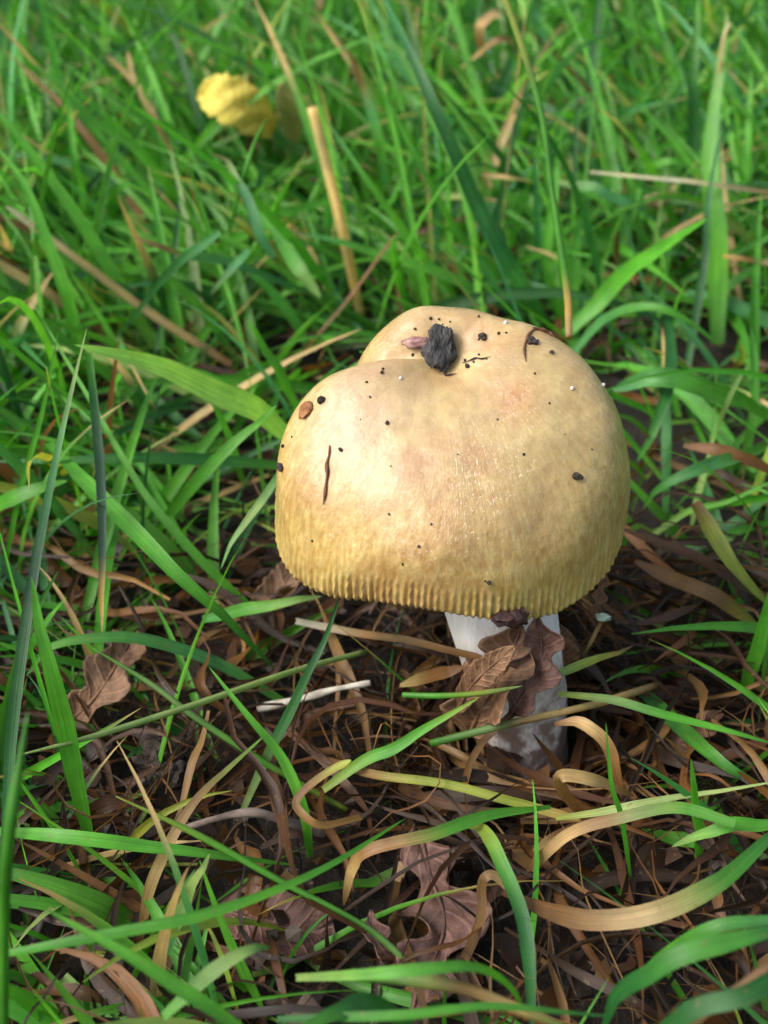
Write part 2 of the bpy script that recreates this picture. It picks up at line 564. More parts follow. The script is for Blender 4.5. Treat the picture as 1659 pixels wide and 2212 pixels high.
def ribbons(C, Wd, Nrm, colr, fold, twist, rid_):
    """C (n,k,3) centre lines, Wd (n,k) widths, Nrm (n,3) facing, colr (n,k,3), fold (n,), twist (n,) -> arrays"""
    n, k, _ = C.shape
    T = np.gradient(C, axis=1)
    T /= np.linalg.norm(T, axis=-1, keepdims=True) + 1e-12
    S = np.cross(T, Nrm[:, None, :])
    S /= np.linalg.norm(S, axis=-1, keepdims=True) + 1e-9
    Q = np.cross(S, T)
    ang = twist[:, None, None] * np.linspace(-.5, .5, k)[None, :, None]
    S, Q = S * np.cos(ang) + Q * np.sin(ang), Q * np.cos(ang) - S * np.sin(ang)
    w = Wd[..., None] * .5
    f = fold[:, None, None]
    cf, sf_ = np.cos(f), np.sin(f)
    Lp = C - S * w * cf + Q * w * sf_
    Rp = C + S * w * cf + Q * w * sf_
    V = np.stack([Lp, C, Rp], 2).reshape(-1, 3)
    base = (np.arange(n) * k * 3)[:, None, None]
    r = (np.arange(k - 1) * 3)[None, :, None]
    F = np.concatenate([base + r + np.array([0, 1, 4, 3]), base + r + np.array([1, 2, 5, 4])], 1).reshape(-1, 4)
    colv = np.repeat(colr[:, :, None, :], 3, 2)
    colv = colv * np.array([1, 1.12, 1])[None, None, :, None]
    u = np.broadcast_to(np.array([0, .5, 1.])[None, None, :], (n, k, 3))
    v = np.broadcast_to(np.linspace(0, 1, k)[None, :, None], (n, k, 3))
    d = np.broadcast_to(rid_[:, None, None], (n, k, 3))
    return V, F, colv.reshape(-1, 3), np.stack([u, v, d], -1).reshape(-1, 3)


def tube(C, rad, seg=8):
    C = np.asarray(C, float)
    k = len(C)
    T = np.gradient(C, axis=0)
    T /= np.linalg.norm(T, axis=-1, keepdims=True) + 1e-12
    ref = np.array([.3, .2, 1.]) if abs(T[:, 2]).mean() < .8 else np.array([1., .2, .1])
    S = np.cross(T, ref)
    S /= np.linalg.norm(S, axis=-1, keepdims=True)
    Q = np.cross(S, T)
    rad = np.broadcast_to(rad, (k,))
    a = np.linspace(0, 2 * np.pi, seg, endpoint=False)
    V = C[:, None] + rad[:, None, None] * (S[:, None] * np.cos(a)[None, :, None] + Q[:, None] * np.sin(a)[None, :, None])
    i = np.arange(k * seg).reshape(k, seg)
    F = np.stack([i[:-1], i[1:], np.roll(i, -1, 1)[1:], np.roll(i, -1, 1)[:-1]], -1).reshape(-1, 4).tolist()
    F.append(i[0].tolist())
    F.append(i[-1][::-1].tolist())
    return V.reshape(-1, 3), F


def col_line(spec, k):
    """'gt' style colour run along a blade; repeat a letter to hold a colour"""
    cs = np.array([PAL[c] for c in spec])
    t = np.linspace(0, 1, k)
    x = np.linspace(0, 1, len(cs)) if len(cs) > 1 else np.array([0.])
    return np.stack([np.interp(t, x, cs[:, j]) for j in range(3)], -1)


def hero(name, label, cat, pts, wpx, spec, shape='blade', face=.55, fold=None, twist=None, group=None, clear=False):
    P = [at(*p) for p in pts]
    k = 30
    C = catmull(P, k)
    mid = C[k // 2]
    depth = (mid - CAM) @ FW
    w = wpx * depth / FPX
    t = np.linspace(0, 1, k)
    j = random.uniform(.88, 1.12)
    zb_mark(C, w)
    if clear: zb_mark(C, w, ZC)
    colr = col_line(spec, k) * np.array([j * random.uniform(.93, 1.07), j, j * random.uniform(.9, 1.1)])
    org = C[0].copy()
    if shape == 'tube':
        rad = w * .5 * (1 + .06 * np.sin(t * 9 + random.random() * 6))
        if spec[-1] not in 'qtuw': rad = rad * np.clip((1 - t) / .3 + .12, 0, 1) ** .8
        V, F = tube(C - org, rad, 8)
        colv = np.repeat(colr, 8, 0)
        uv = np.stack([np.tile(np.linspace(0, 1, 8), k), np.repeat(t, 8), np.full(k * 8, random.random())], -1)
        o = mesh_obj(name, V, F, M_LEAF, attrs={'col': ('FLOAT_COLOR', colv), 'buv': ('FLOAT_VECTOR', uv)})
    else:
        if shape == 'blade':
            pr = np.minimum(1, .62 + t * 1.5) * np.clip(1 - np.maximum(0, t - .42) / .58, 0, 1) ** .62
        elif shape == 'lance':
            pr = np.sin(np.pi * np.clip(t, .02, .985)) ** .7
        else:
            pr = np.clip(np.minimum(.82 + t, (1 - t) * 14 + .25), 0, 1)
            if wpx > 28: pr = pr * np.clip(.4 + 2.2 * np.minimum(t, 1 - t), 0, 1)
        tocam = CAM - mid
        tocam /= np.linalg.norm(tocam)
        nrm = tocam * face + np.array([0, 0, 1.]) * (1 - face) + np.array([random.uniform(-.3, .3), random.uniform(-.2, .2), 0])
        nrm /= np.linalg.norm(nrm)
        wob = np.stack([np.interp(t, np.linspace(0, 1, 6), rng.normal(0, w * .10, 6)) for _ in range(3)], -1)
        C = C + wob
        f = random.uniform(.2, .5) if fold is None else fold
        tw = random.uniform(-.7, .7) if twist is None else twist
        V, F, cv, uv = ribbons((C - org)[None], (w * pr)[None], nrm[None], colr[None], np.array([f]), np.array([tw]), np.array([random.random()]))
        o = mesh_obj(name, V, F, M_LEAF, attrs={'col': ('FLOAT_COLOR', cv), 'buv': ('FLOAT_VECTOR', uv)})
    o.location = org
    return tag(o, label, cat, group)


G = lambda label, pts, w, spec, **kw: hero('grass_shoot', label, 'grass blade', pts, w, spec, **kw)
D = lambda label, pts, w, spec, **kw: hero('dead_straw', label, 'dry grass', pts, w, spec, **kw)
S = lambda label, pts, w, spec, **kw: hero('grass_stalk', label, 'grass stem', pts, w, spec, shape='tube', **kw)

# --- behind the cap, to the right
G('long dark green blade rising from behind the crown to the upper edge', [(1190, 730, 0), (1150, 650, 1.6), (1085, 545, 4), (1020, 420, 6), (945, 245, 8.5), (885, 100, 10), (820, -30, 11)], 40, 'gcddc')
S('yellowing bent stem with orange withered end hanging beside the crown', [(1085, -20, 12), (1140, 140, 11), (1172, 260, 10.2), (1190, 400, 9.4), (1212, 540, 8.6), (1226, 640, 8.2), (1229, 728, 7.8)], 15, 'yygggggat')
G('slim green blade close behind the bent yellowing stem', [(1215, 720, 0), (1180, 560, 2.5), (1195, 420, 4.5), (1213, 300, 6)], 26, 'gbb')
G('tall wide bright blade standing straight near the right side', [(1545, 740, 0), (1548, 600, 2), (1540, 420, 4.5), (1545, 220, 7), (1570, 20, 9.5)], 48, 'gbbbp', clear=True)
S('thin white withered sliver along the tall wide bright blade', [(1553, 170, 7.6), (1562, 90, 8.8), (1577, 50, 9.4)], 7, 'tw')
G('dark narrow upright blade crossing the tall wide bright one', [(1470, 860, 0), (1500, 700, 1.8), (1522, 560, 3.3), (1528, 430, 5), (1560, 250, 7)], 20, 'ddc')
G('broad dark green upright blade to the right reaching the upper edge', [(1470, 480, 1), (1490, 300, 4), (1503, 150, 6.5), (1508, -30, 9)], 34, 'ddg')
G('bright pointed blade slanting up to the right from behind the crown', [(1225, 725, 1.5), (1325, 615, 3.2), (1420, 540, 5), (1530, 475, 7)], 42, 'gbb', clear=True)
G('green blade arching low behind the right shoulder of the cap', [(1240, 760, 2), (1300, 695, 3.2), (1400, 665, 4.2), (1480, 690, 4), (1560, 750, 3)], 26, 'cgg')
G('broad flat green blade lying right of the cap below its shoulder', [(1680, 905, 1.5), (1560, 860, 3), (1440, 828, 3.6), (1325, 838, 3)], 48, 'ggc', shape='strap')
G('dark green blade curling down just right of the cap', [(1440, 660, 4), (1445, 800, 3.5), (1415, 920, 2.6), (1375, 1000, 1.6)], 30, 'ddg')
G('mid green blade arching across the litter right of the cap', [(1660, 960, 2), (1560, 1000, 3.2), (1450, 1040, 3), (1385, 1100, 1.6)], 36, 'gcg')
G('narrow pale green blade rising right of the lower cap', [(1390, 1170, 1), (1480, 1110, 2), (1580, 1080, 2.8), (1680, 1035, 3.5)], 16, 'pbb')
D('faded brown flat blade above the yellowing pointed one', [(1480, 960, 3), (1550, 970, 3.2), (1610, 990, 3), (1690, 1035, 2.4)], 30, 'oor', shape='strap')
G('yellowing blade with green heart curving down at right', [(1500, 1085, 3.6), (1540, 1160, 3.2), (1600, 1240, 2.6), (1680, 1330, 1.5)], 42, 'oyyy')
D('long pinkish brown dry blade pointing at the lower cap', [(1345, 1150, 2.6), (1440, 1180, 2.6), (1540, 1230, 2.4), (1600, 1265, 2), (1690, 1310, 1.2)], 32, 'orru', shape='strap')
D('straw coloured dry blade below the pinkish brown one', [(1370, 1215, 1.8), (1460, 1255, 2), (1560, 1295, 1.9), (1640, 1350, 1.2)], 34, 'ouuy', shape='strap')
G('green upright blade curving along the right edge beside the dry litter', [(1600, 1500, .5), (1630, 1420, 2), (1655, 1330, 3.6), (1680, 1230, 5)], 36, 'gbb')
G('bright blade above the flat green one right of cap', [(1470, 900, .5), (1440, 790, 2), (1460, 680, 4), (1490, 610, 5.5)], 26, 'gbb')
D('pale dry stalk lying level in the grass upper right', [(1275, 372, 5), (1400, 385, 5), (1520, 398, 5), (1690, 420, 4.6)], 11, 'wwu', shape='strap')
D('short tan dry stalk ending behind the dark long blade', [(1040, 375, 5), (1100, 385, 5), (1160, 400, 4.4)], 12, 'uty', shape='strap')
D('dry tip with orange band at the right edge', [(1560, 555, 4), (1620, 562, 4), (1700, 580, 3.6)], 14, 'auw', shape='strap')
G('pale flat blade lying behind the right shoulder', [(1180, 390, 4), (1260, 410, 4.4), (1340, 430, 4.2), (1420, 480, 3)], 34, 'pcc')
G('short green blade bending over behind the flat pale one', [(1380, 420, 3), (1400, 370, 4.4), (1440, 350, 5), (1500, 370, 4.6)], 28, 'cgg')
D('tan dry blade folded over in the far grass', [(1035, 100, 6), (1040, 50, 7), (1075, 30, 7)], 22, 'utt', shape='strap')
D('brown curled dry blade beside the folded tan one', [(1000, 150, 5), (1060, 95, 6.4), (1100, 90, 6.4), (1120, 140, 5)], 18, 'tuo', shape='strap')
G('bright narrow blade leaning left above the crown', [(990, 650, 1), (900, 540, 3.5), (800, 400, 6), (700, 250, 8)], 22, 'gbbc')
G('pair mate blade leaning left from behind the crown', [(1100, 670, 1), (1000, 520, 3.4), (900, 350, 6.5), (780, 100, 9.5)], 24, 'cggb')
G('long level blade running right above the crown', [(1120, 680, 1), (960, 600, 2.8), (780, 540, 4), (640, 500, 4.6)], 34, 'dggc')
# --- behind, left of the crown
D('stout golden straw with cut top standing behind the cap', [(778, 680, .5), (760, 590, 2.2), (738, 490, 4.0), (705, 355, 6.0), (674, 232, 7.8)], 23, 'qqqq', shape='tube', clear=True)
D('forked dry stalk, upper tine, in the far grass', [(375, 330, 4), (330, 255, 5.4), (290, 175, 6.6), (274, 112, 7.4)], 12, 'utt', shape='strap')
D('forked dry stalk, lower tine, in the far grass', [(345, 275, 4.9), (310, 205, 5.8), (270, 160, 6.4), (230, 122, 7)], 13, 'utt', shape='strap')
D('long pale straw stalk slanting through the grass at left', [(500, 790, .5), (380, 715, 1.8), (250, 625, 3.4), (130, 535, 5), (15, 445, 6.5)], 20, 'uttw', shape='strap', clear=True)
D('tan straw stalk lying low at the left edge', [(300, 760, .5), (180, 690, 1.8), (90, 625, 3), (-30, 555, 4.2)], 22, 'outt', shape='strap')
G('long bright blade bowing in from the left edge', [(185, 830, .5), (165, 700, 3), (125, 570, 5), (60, 420, 7), (-20, 290, 8.5)], 32, 'gbbb', clear=True)
G('green blade slanting across the upper left grass', [(430, 480, 2), (300, 345, 5), (180, 240, 7), (65, 135, 8.5)], 30, 'gbgg')
G('thin upright blade crossing the upper left slanting one', [(190, 460, 3), (165, 360, 5), (148, 260, 6.4), (138, 165, 7.8)], 16, 'gbb')
G('dark green ribbon slanting down left across the straw stalk', [(475, 500, 6.5), (410, 550, 5.6), (340, 620, 4.2), (245, 740, 2)], 22, 'cdd')
G('grey green blade with withered tan tip left of the golden straw', [(680, 640, 1.4), (560, 590, 3.2), (440, 555, 4.8), (370, 540, 5.6), (270, 514, 6.6)], 32, 'gccgut', clear=True)
G('torn grey green blade with brown split end', [(592, 558, 4.6), (560, 500, 5.4), (525, 410, 6.4), (495, 360, 6.9), (460, 328, 7.3)], 24, 'cccpo')
S('fine green shoot with a dry twist beside the torn blade', [(500, 480, 5), (525, 385, 6.6), (550, 310, 7.6), (576, 255, 8.4)], 9, 'ggg')
S('thick green stem slanting under the torn blade', [(830, 720, .5), (720, 655, 2), (620, 570, 3.5), (520, 480, 5), (440, 425, 5.6)], 20, 'ggyg')
G('drooping grey blade tip below the torn one', [(540, 540, 5), (500, 580, 4.6), (455, 640, 3.8)], 20, 'ccp')
G('blunt cut blade with pale end behind the cap', [(500, 380, 5), (580, 480, 4.4), (640, 570, 3.8), (690, 640, 3)], 34, 'cggp', shape='strap')
G('upright green blade with pinkish withered tip above the crown', [(830, 400, 3), (815, 290, 5), (785, 190, 6.5), (750, 100, 8)], 24, 'cgcuo')
D('thin dry stem leaning through the grass left of the crown', [(640, 780, .5), (690, 720, 2), (760, 640, 3), (860, 500, 5)], 10, 'ouo', shape='strap')
# --- left middle
G('broad pale double blade pointing left from beside the cap', [(625, 945, 3), (540, 885, 4.6), (430, 830, 5.8), (300, 775, 7), (165, 735, 8)], 58, 'llll', fold=.22, twist=.1, face=.7, clear=True)
G('darker green blade lying against the back of the pale double blade', [(600, 900, 2.6), (520, 850, 4), (420, 808, 5), (290, 770, 6)], 30, 'gbb')
G('vivid narrow green blade springing up left of the cap', [(650, 890, 2.8), (605, 810, 4.2), (565, 740, 5.3), (533, 690, 6.2)], 24, 'bbb', clear=True)
G('thin green blade standing at the left side', [(15, 1210, 2), (45, 1060, 4), (90, 890, 6), (127, 712, 8)], 14, 'gbb')
G('long blue green ribbon running up the left side', [(5, 1900, 2), (30, 1560, 4), (75, 1230, 6), (125, 980, 8), (190, 712, 10)], 26, 'cdvcp', twist=.2)
G('dark blue green blade hanging with a withered tan point', [(188, 760, 7), (205, 900, 6), (218, 1080, 5), (222, 1260, 4), (218, 1372, 3.4)], 24, 'gdvvvat')
G('broad folded blade with pale edge running down right from left side', [(100, 960, 4), (190, 1050, 4.4), (330, 1190, 4), (450, 1310, 3), (600, 1450, .8)], 40, 'bbbgd')
G('blue green pointed blade hanging beside the left rim', [(625, 990, 5.2), (565, 1085, 4.6), (515, 1155, 4.1), (478, 1228, 3.5)], 20, 'cpc')
G('light green blade slanting under the left rim', [(430, 1340, 1.2), (510, 1322, 2), (600, 1305, 2.5), (695, 1285, 2.6)], 34, 'cbp')
G('wide green blade rising through the lower left', [(190, 1800, 1), (150, 1600, 3.5), (110, 1420, 5.5), (72, 1240, 7)], 46, 'gbb')
G('short broad blade folded in at the left edge', [(-20, 1110, 3), (50, 1070, 4), (150, 1040, 4.2)], 40, 'bgb')
G('slanting blade crossing the dark gap left of the cap', [(330, 1150, 1), (430, 1030, 2.8), (520, 940, 4), (600, 880, 4.5)], 30, 'ggb')
G('long dark blade crossing behind the pale double blade', [(640, 1010, 1.4), (460, 1000, 2.6), (250, 990, 3.2), (-20, 985, 3.4)], 36, 'gddc')
G('low blade sweeping from the left edge under the folded one', [(620, 1520, .6), (460, 1430, 1.6), (280, 1380, 2.6), (120, 1400, 2.6), (60, 1460, 2)], 34, 'gcgg')
G('slender blade slanting from left edge to mid lawn', [(560, 1330, 1), (420, 1190, 2.6), (280, 1010, 4.2), (60, 640, 7)], 22, 'gggb')
# --- lower left
S('long pale green stem crossing the lower left litter', [(790, 1408, 1.6), (640, 1448, 2.3), (420, 1522, 3), (210, 1588, 3.4), (38, 1632, 3.6)], 14, 'pppp')
G('dark green upright blade below the rim at left', [(530, 1745, .5), (580, 1630, 1.8), (640, 1510, 3), (690, 1400, 4), (738, 1280, 4.6)], 26, 'pddd')
S('slender green stem running down right through lower left', [(750, 1750, .8), (600, 1665, 1.6), (430, 1555, 2.4), (330, 1480, 3), (200, 1400, 3.6)], 14, 'ygpg')
G('bright blade bending down over the brown litter', [(670, 1850, 1), (655, 1750, 2.6), (610, 1640, 3.6), (540, 1550, 4.4), (450, 1440, 5.2)], 26, 'gbbb')
G('green blade lying level over dark gap lower left', [(-20, 1795, 2), (140, 1810, 2.6), (300, 1830, 2.4), (470, 1850, 2), (640, 1880, 1)], 34, 'gbgg')
G('light green short blade standing in the lower left gap', [(360, 2060, 1.5), (390, 1970, 2.6), (420, 1900, 3.4), (450, 1845, 4)], 30, 'cpp')
G('out of focus green blade sweeping from lower left corner', [(-40, 2075, 4.5), (200, 2030, 5), (470, 1970, 5), (690, 1880, 4), (880, 1765, 2.8)], 34, 'ggbg')
G('blurred green blade slanting down across the lower left', [(540, 2240, 4), (400, 2140, 5), (260, 2050, 5.6), (90, 1965, 6)], 36, 'ggb')
S('tall soft green stem at the left edge', [(5, 2240, 4), (8, 2000, 6), (20, 1800, 8), (60, 1540, 9.5)], 26, 'ggg')
S('thin green stem falling right through the dark lower gap', [(930, 2130, .8), (800, 2010, 1.6), (600, 1900, 2.2), (420, 1800, 2.8), (250, 1720, 3.4)], 15, 'pggy')
G('short green blade angled over the blurred lower left', [(350, 2200, 4), (440, 2110, 4.6), (520, 2060, 4.8), (590, 2040, 4.6)], 36, 'gpd')
D('faded brown blade upright among the lower left litter', [(300, 2040, .6), (340, 1880, 1.6), (430, 1720, 2.4), (580, 1580, 3)], 26, 'otug')
D('dry hooked blade dangling over the twig', [(780, 1770, 2.2), (690, 1785, 2.8), (640, 1740, 3), (690, 1680, 3.4), (760, 1640, 3.8)], 20, 'uuoy', shape='strap')
# --- front of the stem
G('bright yellow edged blade slanting before the leaf at the stem', [(700, 1705, 1.4), (790, 1640, 2.0), (864, 1606, 2.4), (944, 1556, 3), (1040, 1502, 3.7)], 30, 'ybby')
S('pale straw lying across the lower stem', [(930, 1606, 2.1), (1072, 1570, 2.6), (1165, 1549, 2.8), (1290, 1520, 2.6), (1420, 1480, 1.8)], 17, 'gputtu')
S('thin green stalk level across the stem below the leaf', [(870, 1501, 3.4), (950, 1503, 3.6), (1040, 1497, 3.7), (1128, 1482, 3.8)], 13, 'ggyp')
G('green blade running right from the stem over litter', [(1200, 1500, 3.1), (1330, 1516, 3), (1440, 1545, 2.7), (1560, 1575, 2.4), (1690, 1610, 2)], 24, 'ypbbg')
G('yellow green blade slanting up right of the stem', [(1188, 1463, 3.2), (1280, 1428, 3.2), (1372, 1396, 3)], 22, 'pyo')
S('thin straw leaning against the cap with a grey green lichen tip', [(1255, 1425, 2.6), (1280, 1380, 3.2), (1302, 1336, 3.8)], 9, 'ktu')
D('bent brown straw crossing below the left of the stem', [(640, 1340, 1.6), (780, 1372, 2.4), (900, 1392, 3.2), (1060, 1428, 3.9)], 20, 'wuuo', shape='strap')
D('curved tan blade draped left of the stem base', [(860, 1480, 1.6), (930, 1460, 2.6), (1000, 1440, 3.2)], 30, 'too', shape='strap')
D('orange brown dry blade hanging in the right litter', [(1200, 1560, 2.6), (1270, 1570, 2.8), (1320, 1620, 2.4), (1345, 1720, 1.5)], 30, 'otuo', shape='strap')
D('dry blade twisting up from the stem base', [(1000, 1720, .8), (1020, 1640, 1.6), (1065, 1580, 2.2), (1130, 1520, 2.6)], 18, 'ouo', shape='strap')
D('rust coloured dry blade leaning at the stem base', [(1230, 1700, .8), (1190, 1640, 1.7), (1150, 1585, 2.3)], 26, 'oor')
D('straw coloured level stem with swollen joint before the stem', [(700, 1645, 1.2), (820, 1675, 1.8), (960, 1695, 2), (1100, 1730, 2), (1260, 1765, 1.7)], 24, 'ouyyyt', shape='strap', fold=.6)
G('green blade running on right from the jointed straw', [(1200, 1765, 1.8), (1340, 1745, 2.2), (1480, 1720, 2.6), (1690, 1690, 3)], 18, 'yppp')
G('half withered blade arching to a tan hook below the stem', [(1190, 1745, 2.4), (1060, 1765, 3), (930, 1800, 3.2), (800, 1840, 2.8), (765, 1880, 2.2), (745, 1960, 1.2)], 30, 'ggguuto', shape='strap')
G('half dead blade curving at right of the tan hook', [(1590, 1780, 3.4), (1470, 1745, 3.4), (1350, 1765, 3.2), (1240, 1800, 2.6), (1140, 1880, 1.4)], 27, 'ggputo', shape='strap')
G('broad green blade with pale scar sweeping up to right edge', [(1090, 1930, 2), (1190, 1965, 2.8), (1290, 1985, 3.4), (1420, 1965, 3.9), (1560, 1890, 4.2), (1700, 1780, 4.4)], 46, 'routgd', shape='strap', face=.75, fold=.2, twist=.2)  # dark green end stands in for foreground shade
G('green blade with brown bend falling to the lower edge', [(990, 1780, 2), (1040, 1795, 3), (1085, 1870, 3), (1125, 1990, 2.6), (1140, 2110, 2.2), (1150, 2240, 2)], 34, 'oygddd', shape='strap', face=.7)  # greens darkened to carry the shade of the foreground
D('tan bent blade hanging left of the falling green blade', [(1110, 1925, 2), (1060, 1890, 2.3), (1040, 1920, 2), (1035, 2000, 1.4), (990, 2100, .6)], 22, 'tuuo', shape='strap')
D('dull brown blade lying across the right litter', [(1400, 1740, 1.4), (1300, 1770, 1.6), (1200, 1810, 1.4), (1150, 1850, 1)], 28, 'uoot', shape='strap')
G('thin upright bright blade in the right litter', [(1360, 1900, 1), (1340, 1770, 2.6), (1322, 1690, 3.6), (1310, 1560, 5)], 15, 'gbb')
G('pointed upright green blade at right above the scarred blade', [(1510, 1850, 1), (1503, 1780, 2.2), (1494, 1640, 4.2)], 34, 'gbb')
D('copper brown curled blade looping at right of the stem base', [(1290, 1800, 1), (1220, 1720, 2.2), (1215, 1680, 2.8), (1290, 1690, 2.6), (1370, 1720, 1.8)], 30, 'outo', shape='strap')
G('dark green blade flowing over right edge litter', [(1380, 1480, 1), (1460, 1560, 1.6), (1560, 1650, 1.8), (1690, 1720, 1.4)], 40, 'dgd')
G('thick green blade crossing the right side below the joint', [(1690, 1780, 3), (1560, 1790, 3), (1450, 1830, 2.2)], 34, 'ggp')
# --- bottom edge, greens darkened to stand in for foreground shade
G('blurred green blade arching along the lower edge', [(640, 2110, 4), (800, 2105, 5), (920, 2095, 5.2), (1030, 2090, 5), (1100, 2130, 4), (1150, 2200, 2.6)], 28, 'pbgbg')
S('blurred tan and green stem along the lower edge', [(760, 2105, 4.2), (880, 2115, 4.6), (1000, 2135, 4.6), (1120, 2180, 4.2), (1250, 2230, 3.6)], 28, 'gputg')
G('blurred broad blade bending in from lower right', [(1300, 2230, 3), (1350, 2140, 4.5), (1440, 2075, 5.6), (1560, 2040, 6), (1720, 2010, 6)], 46, 'ddgd', shape='strap', face=.75)
G('dark blurred blade in the lower right corner', [(1400, 2250, 5), (1500, 2180, 6), (1620, 2150, 6.4), (1720, 2080, 6.4)], 44, 'ddd', shape='strap')
D('blurred tan stalk across the lower right corner', [(1480, 2230, 5), (1570, 2150, 5.8), (1700, 2070, 6.4)], 20, 'ouo', shape='strap')
G('soft green stem lying level at the lower edge', [(600, 2200, 4.6), (850, 2195, 5), (1100, 2180, 5), (1330, 2195, 4.6)], 26, 'dgd')
G('dark triangular blade leaning at lower edge', [(880, 2220, 3.6), (800, 2170, 4.6), (720, 2180, 5), (640, 2230, 5)], 50, 'ddg')
G('slender dark blade level above the lower right blades', [(1690, 1990, 5), (1560, 2000, 5), (1440, 2060, 4), (1340, 2160, 2.6)], 34, 'cgg')


# ------------------------------------------------------------------ dead leaves
def leaf_mat(name, c1, c2, c3):
    m, nt, b = new_mat(name)
    L = nt.links
    uv = N(nt, 'ShaderNodeAttribute', attribute_name='buv').outputs['Vector']
    geo = N(nt, 'ShaderNodeNewGeometry').outputs['Position']
    sp = nt.nodes.new('ShaderNodeSeparateXYZ')
    L.new(uv, sp.inputs[0])
    au = math_node(nt, 'ABSOLUTE', sp.outputs['X'])
    vein = math_node(nt, 'SINE', math_node(nt, 'MULTIPLY', math_node(nt, 'SUBTRACT', sp.outputs['Y'], math_node(nt, 'MULTIPLY', au, .16)), 62))
    vm = math_node(nt, 'POWER', math_node(nt, 'MULTIPLY_ADD', vein, .5, .5), 8)
    a = noise_node(nt, geo, 300, 8, .7)
    c = ramp(nt, a, [(.3, c1), (.5, c2), (.7, c3)])
    c = mixc(nt, math_node(nt, 'MULTIPLY', vm, .35), c, tuple(min(1, x * 1.6) for x in c3))
    L.new(c, b.inputs['Base Color'])
    b.inputs['Roughness'].default_value = .6
    L.new(bump(nt, vm, .4, .0006, bump(nt, a, .6, .0012)), b.inputs['Normal'])
    return m


M_OAK = leaf_mat('dead_oak_leaf', (.06, .028, .014), (.14, .070, .034), (.24, .135, .070))
M_OAK2 = leaf_mat('dead_leaf_purplish', (.045, .019, .014), (.10, .046, .033), (.17, .088, .064))
M_YEL = leaf_mat('yellow_leaf', (.46, .35, .035), (.55, .44, .055), (.58, .49, .10))
M_YEL2 = leaf_mat('yellow_pink_leaf', (.42, .36, .07), (.50, .44, .12), (.52, .38, .22))


def leaf(name, label, cat, pts, wpx, mat, lobes=4, amp=.38, face=.6, curl=.5, ripple=.12, nvec=None, roll=0.0):
    nv, nu = 46, 15
    C = catmull([at(*p) for p in pts], nv)
    org = C[0].copy()
    mid = C[nv // 2]
    w = wpx * ((mid - CAM) @ FW) / FPX * .5
    zb_mark(C, w * 1.6, ZC if name.startswith('yellow') else ZB)
    tocam = CAM - mid
    tocam /= np.linalg.norm(tocam)
    nrm = tocam * face + np.array([0, 0, 1.]) * (1 - face) if nvec is None else np.array(nvec, float)
    nrm /= np.linalg.norm(nrm)
    T = np.gradient(C, axis=0)
    T /= np.linalg.norm(T, axis=-1, keepdims=True)
    Sd = np.cross(T, nrm)
    Sd /= np.linalg.norm(Sd, axis=-1, keepdims=True)
    Q = np.cross(Sd, T)
    Sd, Q = Sd * math.cos(roll) + Q * math.sin(roll), Q * math.cos(roll) - Sd * math.sin(roll)
    V, UV = [], []
    p1_, p2_, p3_ = (random.random() * 6 for _ in range(3))
    for i in range(nv):
        t = i / (nv - 1)
        for j in range(nu):
            u = -1 + 2 * j / (nu - 1)
            env = max(.03, math.sin(math.pi * min(1, t * .97 + .02)) ** .6)
            lob = 1 - amp + amp * math.cos(2 * math.pi * lobes * t + (1.2 if u > 0 else 0) + 3.1) if lobes else 1
            ww = w * env * (lob if lobes else 1) * (1 + .16 * mnoise.noise((t * 14 + p1_ * 9, (3 if u > 0 else 0), p2_)) + .09 * mnoise.noise((t * 45 + p3_, (5 if u > 0 else 0), p1_)))
            x = u * ww
            h = curl * abs(u) ** 1.7 * ww + ripple * w * math.sin(9 * t + p1_ + 2 * u) * abs(u) + .05 * w * math.sin(23 * t + p2_ + 5 * u) - (.06 * w if j == nu // 2 else 0)
            V.append(C[i] - org + Sd[i] * x + Q[i] * h)
            UV.append((u, t, 0))
    i_ = np.arange(nv * nu).reshape(nv, nu)
    F = np.stack([i_[:-1, :-1], i_[:-1, 1:], i_[1:, 1:], i_[1:, :-1]], -1).reshape(-1, 4)
    o = mesh_obj(name, V, F, mat, attrs={'buv': ('FLOAT_VECTOR', np.array(UV))})
    o.location = org
    sm = o.modifiers.new('thickness', 'SOLIDIFY')
    sm.thickness = .00025
    tv, tf = tube((C - org) - Q * .0002, np.interp(np.linspace(0, 1, nv), [0, 1], [.0006, .00018]), 6)
    mesh_obj('midrib', tv, tf, mat, o, attrs={'buv': ('FLOAT_VECTOR', np.zeros((len(tv), 3)))})
    return tag(o, label, cat)


leaf('dead_leaf', 'crumpled brown dead leaf wrapped against the white stem', 'leaf', [(1010, 1590, 1.4), (1050, 1510, 2.7), (1095, 1440, 3.6), (1125, 1352, 4.5)], 165, M_OAK, 3, .22, face=.8, curl=.6, ripple=.25, roll=.3)
leaf('dead_leaf', 'torn brown leaf scrap standing up at the stem, pointed tip', 'leaf', [(985, 1540, 2.1), (1020, 1480, 3.4), (1060, 1440, 4.2), (1112, 1398, 4.9)], 62, M_OAK, 0, .2, face=.9, curl=.2)
leaf('dead_leaf', 'grey pink leaf shred clinging to the right side of the stem', 'leaf', [(1105, 1540, 2.6), (1150, 1470, 3.4), (1170, 1400, 4.2), (1160, 1330, 5.0)], 120, M_OAK2, 3, .3, face=.9, curl=.5)
leaf('dead_leaf', 'long lobed purplish dead oak leaf lying in the dark hollow', 'leaf', [(905, 1790, 1.0), (930, 1890, 1.1), (960, 1990, 1.0), (930, 2090, 1.0), (890, 2190, .8)], 200, M_OAK2, 3, .36, face=.55, curl=.25, ripple=.16)
leaf('dead_leaf', 'small greyish side lobe of leaf beside the purplish oak leaf', 'leaf', [(860, 2080, .8), (820, 2040, 1.2), (800, 1965, 1.5)], 62, M_OAK2, 2, .3, face=.6)
